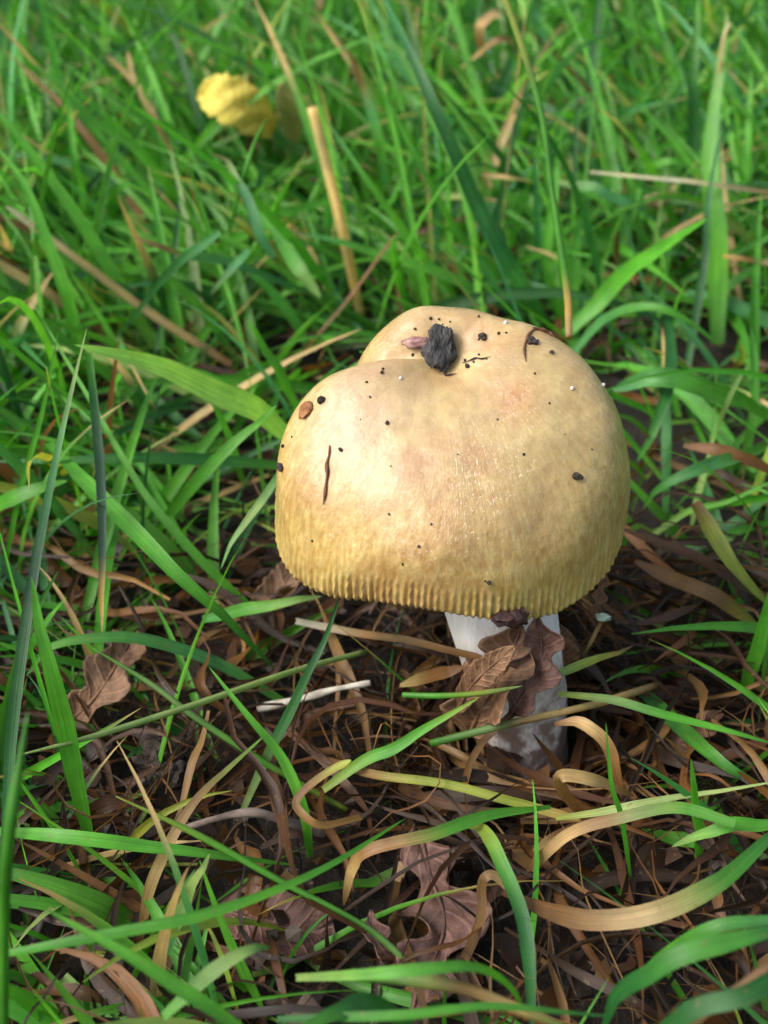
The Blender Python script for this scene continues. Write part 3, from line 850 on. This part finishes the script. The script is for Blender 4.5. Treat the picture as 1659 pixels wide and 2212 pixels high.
leaf('dead_leaf', 'dark brown rounded leaf deep under the lower left grass', 'leaf', [(470, 1960, .4), (560, 1990, .6), (650, 2010, .6), (720, 2030, .4)], 150, M_OAK2, 0, .2, face=.3)
leaf('dead_leaf', 'brown dead leaf half buried left of the grass litter', 'leaf', [(150, 1560, .8), (210, 1500, 1.4), (260, 1420, 1.8), (290, 1370, 1.6)], 120, M_OAK, 3, .25, face=.6)
leaf('dead_leaf', 'reddish brown leaf between blades left below the rim', 'leaf', [(540, 1330, .8), (610, 1265, 1.2), (650, 1190, 1.6)], 70, M_OAK, 0, .3, face=.6)
leaf('dead_leaf', 'rusty leaf scrap hanging from the right rim of cap', 'leaf', [(1285, 1335, 3.5), (1296, 1285, 4.1), (1305, 1225, 4.8)], 36, M_OAK, 3, .35, face=.9, curl=.4)
leaf('dead_leaf', 'beige leaf piece hanging behind the right of the stem', 'leaf', [(1235, 1450, 2.0), (1215, 1395, 2.8), (1195, 1345, 3.4)], 60, M_OAK, 0, .3, face=.9)
leaf('dead_leaf', 'brown leaf among right litter below the green blade', 'leaf', [(1400, 1640, .4), (1480, 1600, .8), (1560, 1540, 1.0)], 80, M_OAK, 3, .3, face=.3)
leaf('yellow_leaf', 'bright yellow oval leaf fallen in the far grass', 'leaf', [(590, 285, 3.4), (535, 240, 4.6), (480, 210, 5.2), (428, 205, 5.0)], 105, M_YEL, 0, .2, face=.85, curl=.25, ripple=.05, roll=-.1)
leaf('yellow_leaf', 'slim yellow green leaf with pinkish edge beside the oval one', 'leaf', [(640, 310, 3.0), (630, 270, 4.0), (618, 225, 5.2), (608, 180, 6.2)], 48, M_YEL2, 0, .2, face=.9, curl=.3)


# ------------------------------------------------------------------ bits on the cap
def crumb(name, label, cat, loc, size, mat, group=None, rot=(0, 0, 0), amp=.35, sub=2, freq=2.0):
    import bmesh
    bm = bmesh.new()
    bmesh.ops.create_icosphere(bm, subdivisions=sub, radius=1)
    off = Vector((random.random() * 50, random.random() * 50, random.random() * 50))
    for v in bm.verts:
        n = v.co.normalized()
        d = 1 + amp * mnoise.noise(n * freq + off) + amp * .6 * mnoise.noise(n * freq * 3 + off)
        v.co = Vector((n.x * size[0] * d, n.y * size[1] * d, n.z * size[2] * d))
    me = bpy.data.meshes.new(name)
    bm.to_mesh(me)
    bm.free()
    me.materials.append(mat)
    o = bpy.data.objects.new(name, me)
    COL.objects.link(o)
    o.location = loc
    o.rotation_euler = rot
    return tag(o, label, cat, group)


def frame_rot(n, long_dir):
    """rotation with z along long_dir lying in the surface, y along the surface normal"""
    from mathutils import Matrix
    z = (long_dir - n * long_dir.dot(n)).normalized()
    x = n.cross(z)
    return Matrix((x, n, z)).transposed().to_euler()


pc, ncap = on_cap(*r1(742, 285))
pt, _ = on_cap(*r1(765, 215))
pb, _ = on_cap(*r1(725, 360))
ld = Vector((.12, .25, 1)).normalized()


def bark_chip():
    """a lumpy block of charred bark: faceted, with lengthwise ridges"""
    import bmesh
    bm = bmesh.new()
    bmesh.ops.create_cube(bm, size=2)
    bmesh.ops.subdivide_edges(bm, edges=bm.edges[:], cuts=9, use_grid_fill=True)
    for v in bm.verts:
        c = v.co.copy()
        rr = max(abs(c.x), abs(c.y))
        k = 1 - .33 * max(0, c.z) ** 2 - .18 * max(0, -c.z) ** 3
        a = math.atan2(c.y, c.x)
        ln = math.hypot(c.x, c.y)
        if ln > 1e-4 and ln > 1:
            c.x, c.y = c.x / ln ** .75, c.y / ln ** .75
        c.x += .22 * c.z
        g = mnoise.noise(Vector((c.x * 5, c.y * 5, c.z * 1.1)))
        h = mnoise.noise(Vector((c.x * 9 + 7, c.y * 9, c.z * 6)))
        lo = mnoise.noise(Vector((c.x * 1.3 + 3, c.y * 1.3, c.z * 1.5 + 9)))
        f = k * (1 + .10 * g + .13 * h + .42 * lo)
        v.co = Vector((c.x * f * .0032, c.y * f * .0022, (c.z * (1 + .16 * h + .2 * lo * (1 if c.x > 0 else -1))) * .0044))
    me = bpy.data.meshes.new('bark_crumb')
    bm.to_mesh(me)
    bm.free()
    me.materials.append(M_BARK)
    o = bpy.data.objects.new('bark_crumb', me)
    COL.objects.link(o)
    return o


bk = bark_chip()
bk.location = pc + ncap * .0019 + Vector((0, 0, .0008))
axis = (pt - pb).normalized()
bk.rotation_euler = frame_rot(ncap, axis)
tag(bk, 'charcoal black rough bark crumb sitting in the dent of the cap', 'bark crumb')
ps_, ns_ = on_cap(*r1(655, 252))
pe, _ = on_cap(*r1(690, 255))
pw, _ = on_cap(*r1(615, 255))
sd_ = crumb('seed', 'glossy wine purple seed touching the black bark crumb', 'seed', ps_ + ns_ * .0008, (.0013, .0009, .0030), M_SEED, amp=.3, sub=3)
sd_.rotation_euler = frame_rot(ns_, pe - pw)
for p_ in sd_.data.polygons: p_.use_smooth = True


def sliver(label, rpts, wmm, name='plant_sliver', cat='sliver', mat=None, lift=.0003, conv=True):
    P = []
    for x, y in rpts:
        for dy in range(0, 60, 6):
            l, n = on_cap(*r1(x, y + dy))
            if l is not None: break
        P.append(l + n * lift)
    k = 4 * len(P)
    C = catmull(P, k)
    org = C[0].copy()
    t = np.linspace(0, 1, k)
    rad = wmm * .0005 * (np.sin(np.pi * np.clip(t, .04, .96)) ** .5) * (1 + .3 * np.sin(17 * t + 1))
    V, F = tube(C - org, rad, 7)
    o = mesh_obj(name, V, F, mat or M_SLIVER)
    o.location = org
    return tag(o, label, cat)


sliver('long thin brown sliver stuck on the left flank of the cap', [(308, 665), (307, 700), (297, 740), (300, 780), (293, 830), (289, 870), (282, 900)], .75)
sliver('curved brown needle on the right shoulder of the cap', [(1165, 192), (1120, 205), (1095, 245), (1087, 285), (1094, 330)], .6)
sliver('dark brown needle on the far right edge of the crown', [(1120, 196), (1155, 203), (1185, 216), (1208, 234)], .8)
sliver('tiny black hooked thread below the bark crumb', [(768, 340), (769, 365), (770, 384), (790, 384), (815, 378)], .45, mat=M_SPECK)
sliver('branching dark moss thread right of the bark crumb', [(840, 335), (870, 325), (895, 315), (920, 318), (955, 308)], .35, mat=M_SPECK)
l_, n_ = on_cap(*r1(213, 525))
fl = crumb('rusty_flake', 'orange brown curled flake on the left edge of the cap', 'flake', l_ + n_ * .0004, (.0017, .0006, .0022), M_RUST, amp=.6, freq=3)
fl.rotation_euler = frame_rot(n_, Vector((.3, .2, 1)))
l_, n_ = on_cap(*r1(275, 485))
crumb('pebble', 'small dark grey grit grain near the rusty flake', 'grit', l_ + n_ * .0003, (.0009, .0007, .0011), M_SPECK, amp=.3)
SP = [(745, 158, 3), (712, 155, 2), (905, 148, 3), (738, 190, 3), (650, 197, 3), (905, 240, 2), (985, 215, 2), (1015, 212, 2), (1108, 256, 3), (1195, 292, 3), (1130, 376, 2),
      (860, 347, 4), (850, 322, 2), (885, 330, 2), (906, 300, 2), (937, 318, 2), (515, 372, 3), (520, 358, 2), (455, 410, 2), (468, 470, 2), (538, 575, 2.5), (352, 682, 3),
      (155, 630, 2), (121, 668, 3), (715, 980, 2.5), (237, 1047, 3.6), (545, 940, 2), (553, 748, 2), (1085, 700, 2), (1358, 680, 2), (930, 1208, 3), (945, 1213, 3), (665, 1070, 2),
      (1188, 495, 2), (640, 300, 2), (600, 1140, 1.6), (820, 700, 1.6), (430, 560, 1.5), (980, 560, 1.5), (1250, 620, 1.6), (760, 178, 2), (790, 168, 2)]
for x, y, s_ in SP:
    l_, n_ = on_cap(*r1(x, y))
    if l_ is None: continue
    r_ = s_ * .00015 * random.uniform(.55, 1.25)
    crumb('soil_speck', 'tiny black soil speck stuck to the skin of the cap', 'soil speck', l_ + n_ * r_ * .4, (r_ * random.uniform(.8, 1.5), r_, r_ * random.uniform(.7, 1.2)), M_SPECK,
          'soil specks on the cap', amp=.4, sub=1, rot=(random.random() * 6, random.random() * 6, random.random() * 6))
for x, y, s_, lab in [(920, 228, 5, 'brown soil clump with pale rim on the crown'), (1118, 246, 6, 'flat brown smudge of soil beside the curved needle'),
                      (1298, 789, 5, 'dark brown triangular bit alone on the right flank of cap'), (112, 752, 6, 'black soil clod on the left outline of cap')]:
    l_, n_ = on_cap(*r1(x, y))
    if l_ is None: l_, n_ = on_cap(*r1(x + 14, y))
    r_ = s_ * .0002
    o = crumb('soil_clump', lab, 'soil clump', l_ + n_ * r_ * .25, (r_ * 1.2, r_ * .55, r_ * .8), M_SPECK, amp=.5, sub=2, freq=2.5)
    o.rotation_euler = frame_rot(n_, Vector((.3, .1, 1)))
for x, y in [(1012, 173), (1278, 435), (1402, 422), (1000, 132), (590, 395), (1135, 245)]:
    l_, n_ = on_cap(*r1(x, y))
    if l_ is None: continue
    crumb('grit_grain', 'tiny pale grit grain on the right shoulder and crown of the cap', 'grit', l_ + n_ * .0002, (.0005, .0004, .0005), M_GRIT, 'pale grit grains on the cap', sub=1)
# dark litter caught under the front rim
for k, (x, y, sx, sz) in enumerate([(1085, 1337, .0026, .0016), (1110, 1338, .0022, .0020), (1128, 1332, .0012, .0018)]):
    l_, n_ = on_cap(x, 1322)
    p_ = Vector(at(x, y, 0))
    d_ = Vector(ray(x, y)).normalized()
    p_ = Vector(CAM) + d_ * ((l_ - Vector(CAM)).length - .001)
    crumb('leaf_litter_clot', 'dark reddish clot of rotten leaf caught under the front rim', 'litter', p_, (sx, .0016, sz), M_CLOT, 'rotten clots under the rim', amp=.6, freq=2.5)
l_ = at(1303, 1334, 3.85)
crumb('lichen_tuft', 'grey green lichen tuft on the tip of the thin straw', 'lichen', l_, (.0018, .0009, .0011), M_LICHEN, amp=.8, freq=3)
crumb('seed_husk', 'pale tan seed husk lying in the grass at upper right', 'husk', at(1418, 432, 3.4), (.0040, .0022, .0026), simple_mat('husk', (.16, .11, .05), (.34, .26, .15), 500, .7), amp=.7, freq=1.6)


# ------------------------------------------------------------------ twigs
def twig(label, pts, wpx, mat):
    C = catmull([at(*p) for p in pts], 24)
    org = C[0].copy()
    w = wpx * ((C[12] - CAM) @ FW) / FPX
    t = np.linspace(0, 1, 24)
    V, F = tube(C - org, w * .5 * (1 - .4 * t + .12 * np.sin(15 * t)), 10)
    o = mesh_obj('twig', V, F, mat)
    o.location = org
    return tag(o, label, 'twig')


twig('grey brown bent twig lying over the litter left of the oak leaf', [(700, 1800, 1.2), (620, 1775, 1.6), (545, 1755, 1.9), (460, 1770, 1.6), (375, 1800, 1)], 24, M_TWIG)
twig('pale weathered stick end poking out below the left rim', [(560, 1530, .8), (650, 1510, 1.4), (720, 1490, 1.8), (800, 1475, 2.0)], 20, simple_mat('weathered_wood', (.25, .22, .17), (.45, .42, .35), 300, .8))
for x, y, s_ in [(350, 1635, 9), (335, 1600, 6), (372, 1665, 7)]:
    crumb('soil_clod', 'dark wet soil clod among dead blades at lower left', 'soil', at(x, y, .8), (s_ * .0006, s_ * .0005, s_ * .0005), M_SPECK, 'wet soil clods', amp=.6, freq=2, sub=3)

# ------------------------------------------------------------------ lawn and litter
KEEP = np.array([r1(*p) for p in [(440, 318), (460, 255), (500, 190), (560, 140), (640, 112), (820, 105), (1010, 145), (1190, 195), (1330, 310), (1440, 500), (1520, 740), (1515, 920), (1430, 1140),
                                  (1360, 1260), (1250, 1340), (1270, 1500), (1290, 1900), (900, 1900), (730, 1500), (700, 1330), (500, 1295), (220, 1250), (140, 1170), (82, 960), (105, 800), (118, 640), (210, 470), (330, 380)]])


def inside(X, Y):
    m = np.zeros(X.shape, bool)
    n = len(KEEP)
    for i in range(n):
        x1, y1 = KEEP[i]
        x2, y2 = KEEP[(i + 1) % n]
        c = ((y1 > Y) != (y2 > Y))
        m ^= c & (X < (x2 - x1) * (Y - y1) / (y2 - y1 + 1e-9) + x1)
    return m


def rejects(C):
    X, Y, Z = project(C.reshape(-1, 3))
    bad = inside(X, Y) & (Z < .33)
    P = C.reshape(-1, 3)
    # mushroom body
    ax = np.stack([np.interp(P[:, 2], [0, .07], [BASE[0], rimc[0]]), np.interp(P[:, 2], [0, .07], [BASE[1], rimc[1]])], -1)
    rr = np.hypot(P[:, 0] - ax[:, 0], P[:, 1] - ax[:, 1])
    bad |= (P[:, 2] > .040) & (P[:, 2] < .105) & (np.hypot(P[:, 0] - rimc[0], P[:, 1] - rimc[1]) < .042)
    bad |= rr < .014
    # nothing right in front of the lens
    bad |= Z < .15
    return bad.reshape(C.shape[:2]).any(1)


def grow(n, base, length, az, lean, bend, side, k, zmin=.002):
    s_ = np.linspace(0, 1, k)
    ang = lean[:, None] + bend[:, None] * s_[None] ** 1.4
    azs = az[:, None] + side[:, None] * s_[None]
    ds = (length / (k - 1))[:, None]
    dx = np.sin(ang) * np.cos(azs) * ds
    dy = np.sin(ang) * np.sin(azs) * ds
    dz = np.cos(ang) * ds
    C = np.zeros((n, k, 3))
    C[:, 1:, 0] = np.cumsum(dx[:, 1:], 1)
    C[:, 1:, 1] = np.cumsum(dy[:, 1:], 1)
    C[:, 1:, 2] = np.cumsum(dz[:, 1:], 1)
    C += base[:, None, :]
    C[:, :, 2] = np.where(C[:, :, 2] < zmin, zmin + .3 * (zmin - C[:, :, 2]).clip(0, .01), C[:, :, 2])
    return C


def green_density(x, y):
    """blades per square centimetre, read off the photograph"""
    X, Y, Z = project(np.stack([x, y, np.zeros_like(x)], -1))
    d = np.full(x.shape, .9)
    inf = (Z > .05) & (X > -150) & (X < 1809) & (Y < 2400)
    f = np.select([Y < 820, Y < 1250, Y < 1500, Y < 1950],
                  [np.full(x.shape, 2.9),
                   np.where(X < 600, 2.8, np.where(X > 1400, 2.2, .5)),
                   np.where(X < 480, 2.2, np.where(X > 1480, .7, .05)),
                   np.where(X < 480, 1.7, np.where(X > 1450, .7, .16))], np.where(X < 700, 1.5, np.where(X > 1250, .4, .16)))
    return np.where(inf, f, d)


def lawn(name, label, x0, x1, y0, y1, dens, k, near=True, hole=None):
    n0 = int((x1 - x0) * (y1 - y0) * 1e4 * dens)
    x = rng.uniform(x0, x1, n0)
    y = rng.uniform(y0, y1, n0)
    if near:
        keep = rng.uniform(0, dens, n0) < green_density(x, y)
    else:
        keep = ~((x > hole[0]) & (x < hole[1]) & (y > hole[2]) & (y < hole[3]))
    x, y = x[keep], y[keep]
    n = len(x)
    base = np.stack([x, y, np.full(n, -.004)], -1)
    length = rng.gamma(7, .0112, n).clip(.03, .13)
    length = length * np.interp(y, [.05, .35], [1, 1.12])
    front = (y < .03)
    length = np.where(front, length * .62, length)
    main = np.where(x < -.02, R(150), R(115))
    az = main + rng.normal(0, R(62), n)
    rnd = rng.random(n) < .36
    az = np.where(rnd, rng.uniform(0, 2 * np.pi, n), az)
    lean = np.abs(rng.normal(R(42), R(20), n))
    bend = np.abs(rng.normal(R(34), R(28), n))
    side = rng.normal(0, .35, n)
    C = grow(n, base, length, az, lean, bend, side, k)
    if near:
        ok = ~rejects(C) & ~(zb_hidden(C) & (rng.random(n) < .7)) & ~zb_hidden(C, ZC)
        C, length, az = C[ok], length[ok], az[ok]
        n = len(C)
    t = np.linspace(0, 1, k)
    wd = (rng.gamma(6, .00050, n).clip(.0012, .0055) * (1.0 if not near else np.interp(C[:, 0, 1], [0, .15, .4], [.92, 1.05, 1.15])) * (1.0 if near else 1.5))[:, None] * (np.minimum(1, .55 + 1.3 * t) * np.clip(1 - np.maximum(0, t - .4) / .6, 0.02, 1) ** .7)[None]
    nr_ = np.stack([rng.normal(0, .6, n), rng.normal(-.3, .6, n), np.full(n, .55)], -1)
    nr_ /= np.linalg.norm(nr_, axis=-1, keepdims=True)
    kinds = np.array([PAL[c] for c in 'gbdcyp'])
    ch = rng.choice(6, n, p=[.36, .38, .07, .13, .04, .02])
    b0 = kinds[ch] * rng.normal(1, .16, (n, 1)).clip(.6, 1.5) * rng.normal(1, .06, (n, 3))
    colr = np.repeat(b0[:, None, :], k, 1)
    # pale sheath at the foot, dry points on some blades, a few wholly dead ones
    foot = np.clip(1 - t / .22, 0, 1)[None, :, None] * .5
    colr = colr * (1 - foot) + np.array([.23, .24, .09]) * foot
    tipk = np.clip((t[None] - rng.uniform(.55, .97, n)[:, None]) * 8, 0, 1) * (rng.random(n) < .15)[:, None]
    colr = colr * (1 - tipk[..., None]) + np.array(PAL['t'])[None, None] * tipk[..., None]
    dead = (rng.random(n) < .04)
    colr[dead] = (np.array([PAL[c] for c in 'tuo'])[rng.choice(3, dead.sum())])[:, None, :] * rng.normal(1, .12, (dead.sum(), 1, 1))
    V, F, cv, uv = ribbons(C, wd, nr_, colr.clip(.005, .9), rng.uniform(.1, .6, n), rng.normal(0, .9, n), rng.random(n))
    return tag(mesh_obj(name, V, F, M_LEAF, attrs={'col': ('FLOAT_COLOR', cv), 'buv': ('FLOAT_VECTOR', uv)}), label, 'grass', kind='stuff')


lawn('grass', 'lush green lawn grass growing all round the mushroom', -.34, .34, -.17, .62, 2.9, 9)
def tall_grass():
    n = 560
    x, y = rng.uniform(-.34, .34, n), rng.uniform(-.02, .6, n)
    X, Y, Z = project(np.stack([x, y, np.zeros(n)], -1))
    kp = (Y < 1250) | (X < 420)
    x, y = x[kp], y[kp]
    n = len(x)
    k = 12
    az = np.where(x < .03, R(150), R(110)) + rng.normal(0, R(38), n)
    C = grow(n, np.stack([x, y, np.full(n, -.004)], -1), rng.uniform(.07, .15, n), az, np.abs(rng.normal(R(44), R(15), n)), np.abs(rng.normal(R(26), R(20), n)), rng.normal(0, .2, n), k)
    ok = ~rejects(C) & ~(zb_hidden(C) & (rng.random(n) < .8)) & ~zb_hidden(C, ZC)
    C = C[ok]
    n = len(C)
    t = np.linspace(0, 1, k)
    wd = rng.uniform(.0026, .0045, n)[:, None] * (np.minimum(1, .6 + 1.3 * t) * np.clip(1 - np.maximum(0, t - .45) / .55, .02, 1) ** .65)[None]
    nr_ = np.stack([rng.normal(0, .4, n), rng.normal(-.6, .4, n), np.full(n, .6)], -1)
    nr_ /= np.linalg.norm(nr_, axis=-1, keepdims=True)
    kinds = np.array([PAL[c] for c in 'gbdcl'])
    colr = np.repeat((kinds[rng.choice(5, n, p=[.32, .34, .1, .14, .1])] * rng.normal(1, .14, (n, 1)).clip(.6, 1.4))[:, None, :], k, 1)
    tipk = np.clip((t[None] - rng.uniform(.6, .97, n)[:, None]) * 8, 0, 1) * (rng.random(n) < .2)[:, None]
    colr = colr * (1 - tipk[..., None]) + np.array(PAL['t'])[None, None] * tipk[..., None]
    V, F, cv, uv = ribbons(C, wd, nr_, colr, rng.uniform(.15, .5, n), rng.normal(0, .6, n), rng.random(n))
    tag(mesh_obj('tall_grass', V, F, M_LEAF, attrs={'col': ('FLOAT_COLOR', cv), 'buv': ('FLOAT_VECTOR', uv)}), 'longer broad green blades leaning over the lawn', 'grass', kind='stuff')


tall_grass()
lawn('far_grass', 'green lawn continuing beyond the mushroom patch', -1.6, 1.6, -1.0, 2.4, .30, 6, near=False, hole=(-.34, .34, -.17, .62))


def litter(name, label, x0, x1, y0, y1, dens, zmax, kinds, seed_k=10, wide=.0022, only_front=False, ln=(.02, .07)):
    n = int((x1 - x0) * (y1 - y0) * 1e4 * dens)
    x = rng.uniform(x0, x1, n)
    y = rng.uniform(y0, y1, n)
    if only_front:
        X, Y, Z = project(np.stack([x, y, np.zeros(n)], -1))
        w = np.clip((Y - 1180) / 200, .1, 1) * np.clip((X - 150) / 500, .35, 1) * np.where(Y > 1950, .6, 1)
        kp = rng.random(n) < w
        x, y = x[kp], y[kp]
        n = len(x)
    k = seed_k
    L_ = rng.uniform(ln[0], ln[1], n)
    s_ = np.linspace(0, 1, k)
    az = rng.uniform(0, 2 * np.pi, n)
    curl = rng.normal(0, .8, n)
    azs = az[:, None] + curl[:, None] * (s_[None] - .5) + rng.normal(0, .5, (n, 1)) * np.sin(6 * s_)[None]
    ds = (L_ / (k - 1))[:, None]
    C = np.zeros((n, k, 3))
    C[:, 1:, 0] = np.cumsum(np.cos(azs) * ds, 1)[:, 1:]
    C[:, 1:, 1] = np.cumsum(np.sin(azs) * ds, 1)[:, 1:]
    C[..., 0] += x[:, None]
    C[..., 1] += y[:, None]
    z0 = rng.uniform(0, zmax, n) ** 1.0
    tilt = rng.normal(0, .22, n)
    hump = np.abs(rng.normal(0, .004, n))
    C[..., 2] = z0[:, None] + tilt[:, None] * L_[:, None] * (s_[None] - .5) + hump[:, None] * np.sin(np.pi * s_)[None] + .0012 * np.sin(rng.uniform(4, 12, n)[:, None] * s_[None] + rng.uniform(0, 6, n)[:, None])
    C[..., 2] = np.maximum(C[..., 2], .0008 + .001 * rng.random((n, 1)))
    P = C.reshape(-1, 3)
    rr = np.hypot(P[:, 0] - np.interp(P[:, 2], [0, .07], [BASE[0], rimc[0]]), P[:, 1] - np.interp(P[:, 2], [0, .07], [BASE[1], rimc[1]])).reshape(n, k)
    bad = (rr < .0125).any(1)
    X, Y, Z = project(P)
    sx = (X > 930) & (X < 1240) & (Y > 1345) & (Y < 1650) & (P[:, 1] < .01)
    cover = sx.reshape(n, k).any(1) & (rng.random(n) < np.where((Y.reshape(n, k) > 1480).any(1), .55, .9))
    ok = ~(bad | cover) & ~(zb_hidden(C) & (rng.random(n) < .7))
    C = C[ok]
    n = len(C)
    wd = (rng.gamma(5, wide / 5, n).clip(.0005, .005))[:, None] * (np.minimum(1, .4 + 2 * s_) * np.clip((1 - s_) * 2.2, .12, 1))[None]
    nr_ = np.stack([rng.normal(0, .6, n), rng.normal(-.2, .6, n), np.full(n, .7)], -1)
    nr_ /= np.linalg.norm(nr_, axis=-1, keepdims=True)
    kc = np.array([PAL[c] for c in kinds])
    colr = np.repeat((kc[rng.choice(len(kc), n)] * rng.normal(1, .2, (n, 1)).clip(.5, 1.6))[:, None, :], k, 1)
    colr = colr * (1 + .25 * np.sin(rng.uniform(2, 7, n)[:, None] * s_[None] + rng.uniform(0, 6, n)[:, None]))[..., None]
    V, F, cv, uv = ribbons(C, wd, nr_, colr.clip(.005, .9), rng.uniform(.1, .9, n), rng.normal(0, 1.6, n), rng.random(n))
    return tag(mesh_obj(name, V, F, M_LEAF, attrs={'col': ('FLOAT_COLOR', cv), 'buv': ('FLOAT_VECTOR', uv)}), label, 'dead grass', kind='stuff')


litter('thatch', 'brown curled dead grass matted over the soil under the lawn', -.34, .34, -.17, .62, .4, .008, 'kkrkor')
litter('dry_litter', 'loose tan and rust dry grass tangled round the stem foot', -.16, .16, -.13, .09, 2.3, .017, 'okurkkorkr', only_front=True, wide=.0021)  # mostly dark browns, painting in shade over the foreground
litter('fine_fibres', 'hair thin dry rootlets and fibres in the litter', -.16, .16, -.13, .09, 2.0, .018, 'uokk', only_front=True, wide=.0006, ln=(.015, .06))


def mound():
    n = 150
    k = 10
    s_ = np.linspace(0, 1, k)
    a = rng.uniform(0, 2 * np.pi, n)
    r_ = rng.uniform(.0135, .030, n)
    az = a + np.pi / 2 + rng.normal(0, .7, n)
    L_ = rng.uniform(.02, .055, n)
    dirv = np.stack([np.cos(az), np.sin(az)], -1)
    C = np.zeros((n, k, 3))
    C[..., :2] = (np.array(BASE)[:2] + np.stack([np.cos(a), np.sin(a)], -1) * r_[:, None])[:, None] + dirv[:, None] * (L_[:, None] * (s_[None] - .5))[..., None]
    C[..., :2] += (np.stack([-dirv[:, 1], dirv[:, 0]], -1) * rng.normal(0, .006, (n, 1)))[:, None] * np.sin(np.pi * s_)[None, :, None]
    C[..., 2] = rng.uniform(.001, .013, n)[:, None] * (1 - .5 * np.abs(s_[None] - .5)) + rng.normal(0, .12, n)[:, None] * L_[:, None] * (s_[None] - .5)
    C[..., 2] = np.maximum(C[..., 2], .001)
    d = np.hypot(C[..., 0] - BASE[0], C[..., 1] - BASE[1])
    C = C[(d > .0112).all(1)]
    n = len(C)
    wd = rng.gamma(5, .0005, n).clip(.0008, .0045)[:, None] * (np.minimum(1, .4 + 2 * s_) * np.clip((1 - s_) * 2.2, .12, 1))[None]
    nr_ = np.stack([rng.normal(0, .6, n), rng.normal(-.3, .5, n), np.full(n, .7)], -1)
    nr_ /= np.linalg.norm(nr_, axis=-1, keepdims=True)
    kc = np.array([PAL[c] for c in 'okruukr'])
    colr = np.repeat((kc[rng.choice(7, n)] * rng.normal(1, .2, (n, 1)).clip(.5, 1.5))[:, None, :], k, 1)
    V, F, cv, uv = ribbons(C, wd, nr_, colr, rng.uniform(.1, .9, n), rng.normal(0, 1.4, n), rng.random(n))
    tag(mesh_obj('litter_mound', V, F, M_LEAF, attrs={'col': ('FLOAT_COLOR', cv), 'buv': ('FLOAT_VECTOR', uv)}), 'dead blades heaped against the foot of the white stem', 'dead grass', kind='stuff')


mound()


def leaf_crumbs():
    n = 2600
    x, y = rng.uniform(-.17, .17, n), rng.uniform(-.14, .12, n)
    X, Y, Z = project(np.stack([x, y, np.zeros(n)], -1))
    kp = (Y > 1150) & (np.hypot(x - BASE[0], y - BASE[1]) > .013)
    x, y = x[kp], y[kp]
    n = len(x)
    a = rng.uniform(0, 2 * np.pi, (n, 1)) + np.array([0, 1.1, 2.2, 3.3, 4.6])[None] + rng.normal(0, .25, (n, 5))
    r_ = rng.gamma(2.2, .0009, n).clip(.0005, .0055)[:, None] * rng.uniform(.5, 1.2, (n, 5))
    tl = rng.normal(0, .5, (n, 2))
    P = np.stack([r_ * np.cos(a), r_ * np.sin(a), np.zeros_like(a)], -1)
    P[..., 2] = P[..., 0] * tl[:, :1] + P[..., 1] * tl[:, 1:] + rng.normal(0, .0003, (n, 5))
    P += np.stack([x, y, rng.uniform(.0005, .009, n)], -1)[:, None]
    V = P.reshape(-1, 3)
    V[:, 2] = np.maximum(V[:, 2], -.002)
    F = np.arange(n * 5).reshape(n, 5)
    kc = np.array([PAL[c] for c in 'kkrou'])
    cv = np.repeat(kc[rng.choice(5, n, p=[.3, .2, .25, .17, .08])] * rng.normal(1, .25, (n, 1)).clip(.4, 1.7), 5, 0)
    uv = np.repeat(rng.random((n, 3)), 5, 0)
    tag(mesh_obj('leaf_crumbs', V, F, M_LEAF, smooth=False, attrs={'col': ('FLOAT_COLOR', cv), 'buv': ('FLOAT_VECTOR', uv)}), 'broken dark leaf crumbs scattered through the litter', 'leaf litter', kind='stuff')


leaf_crumbs()
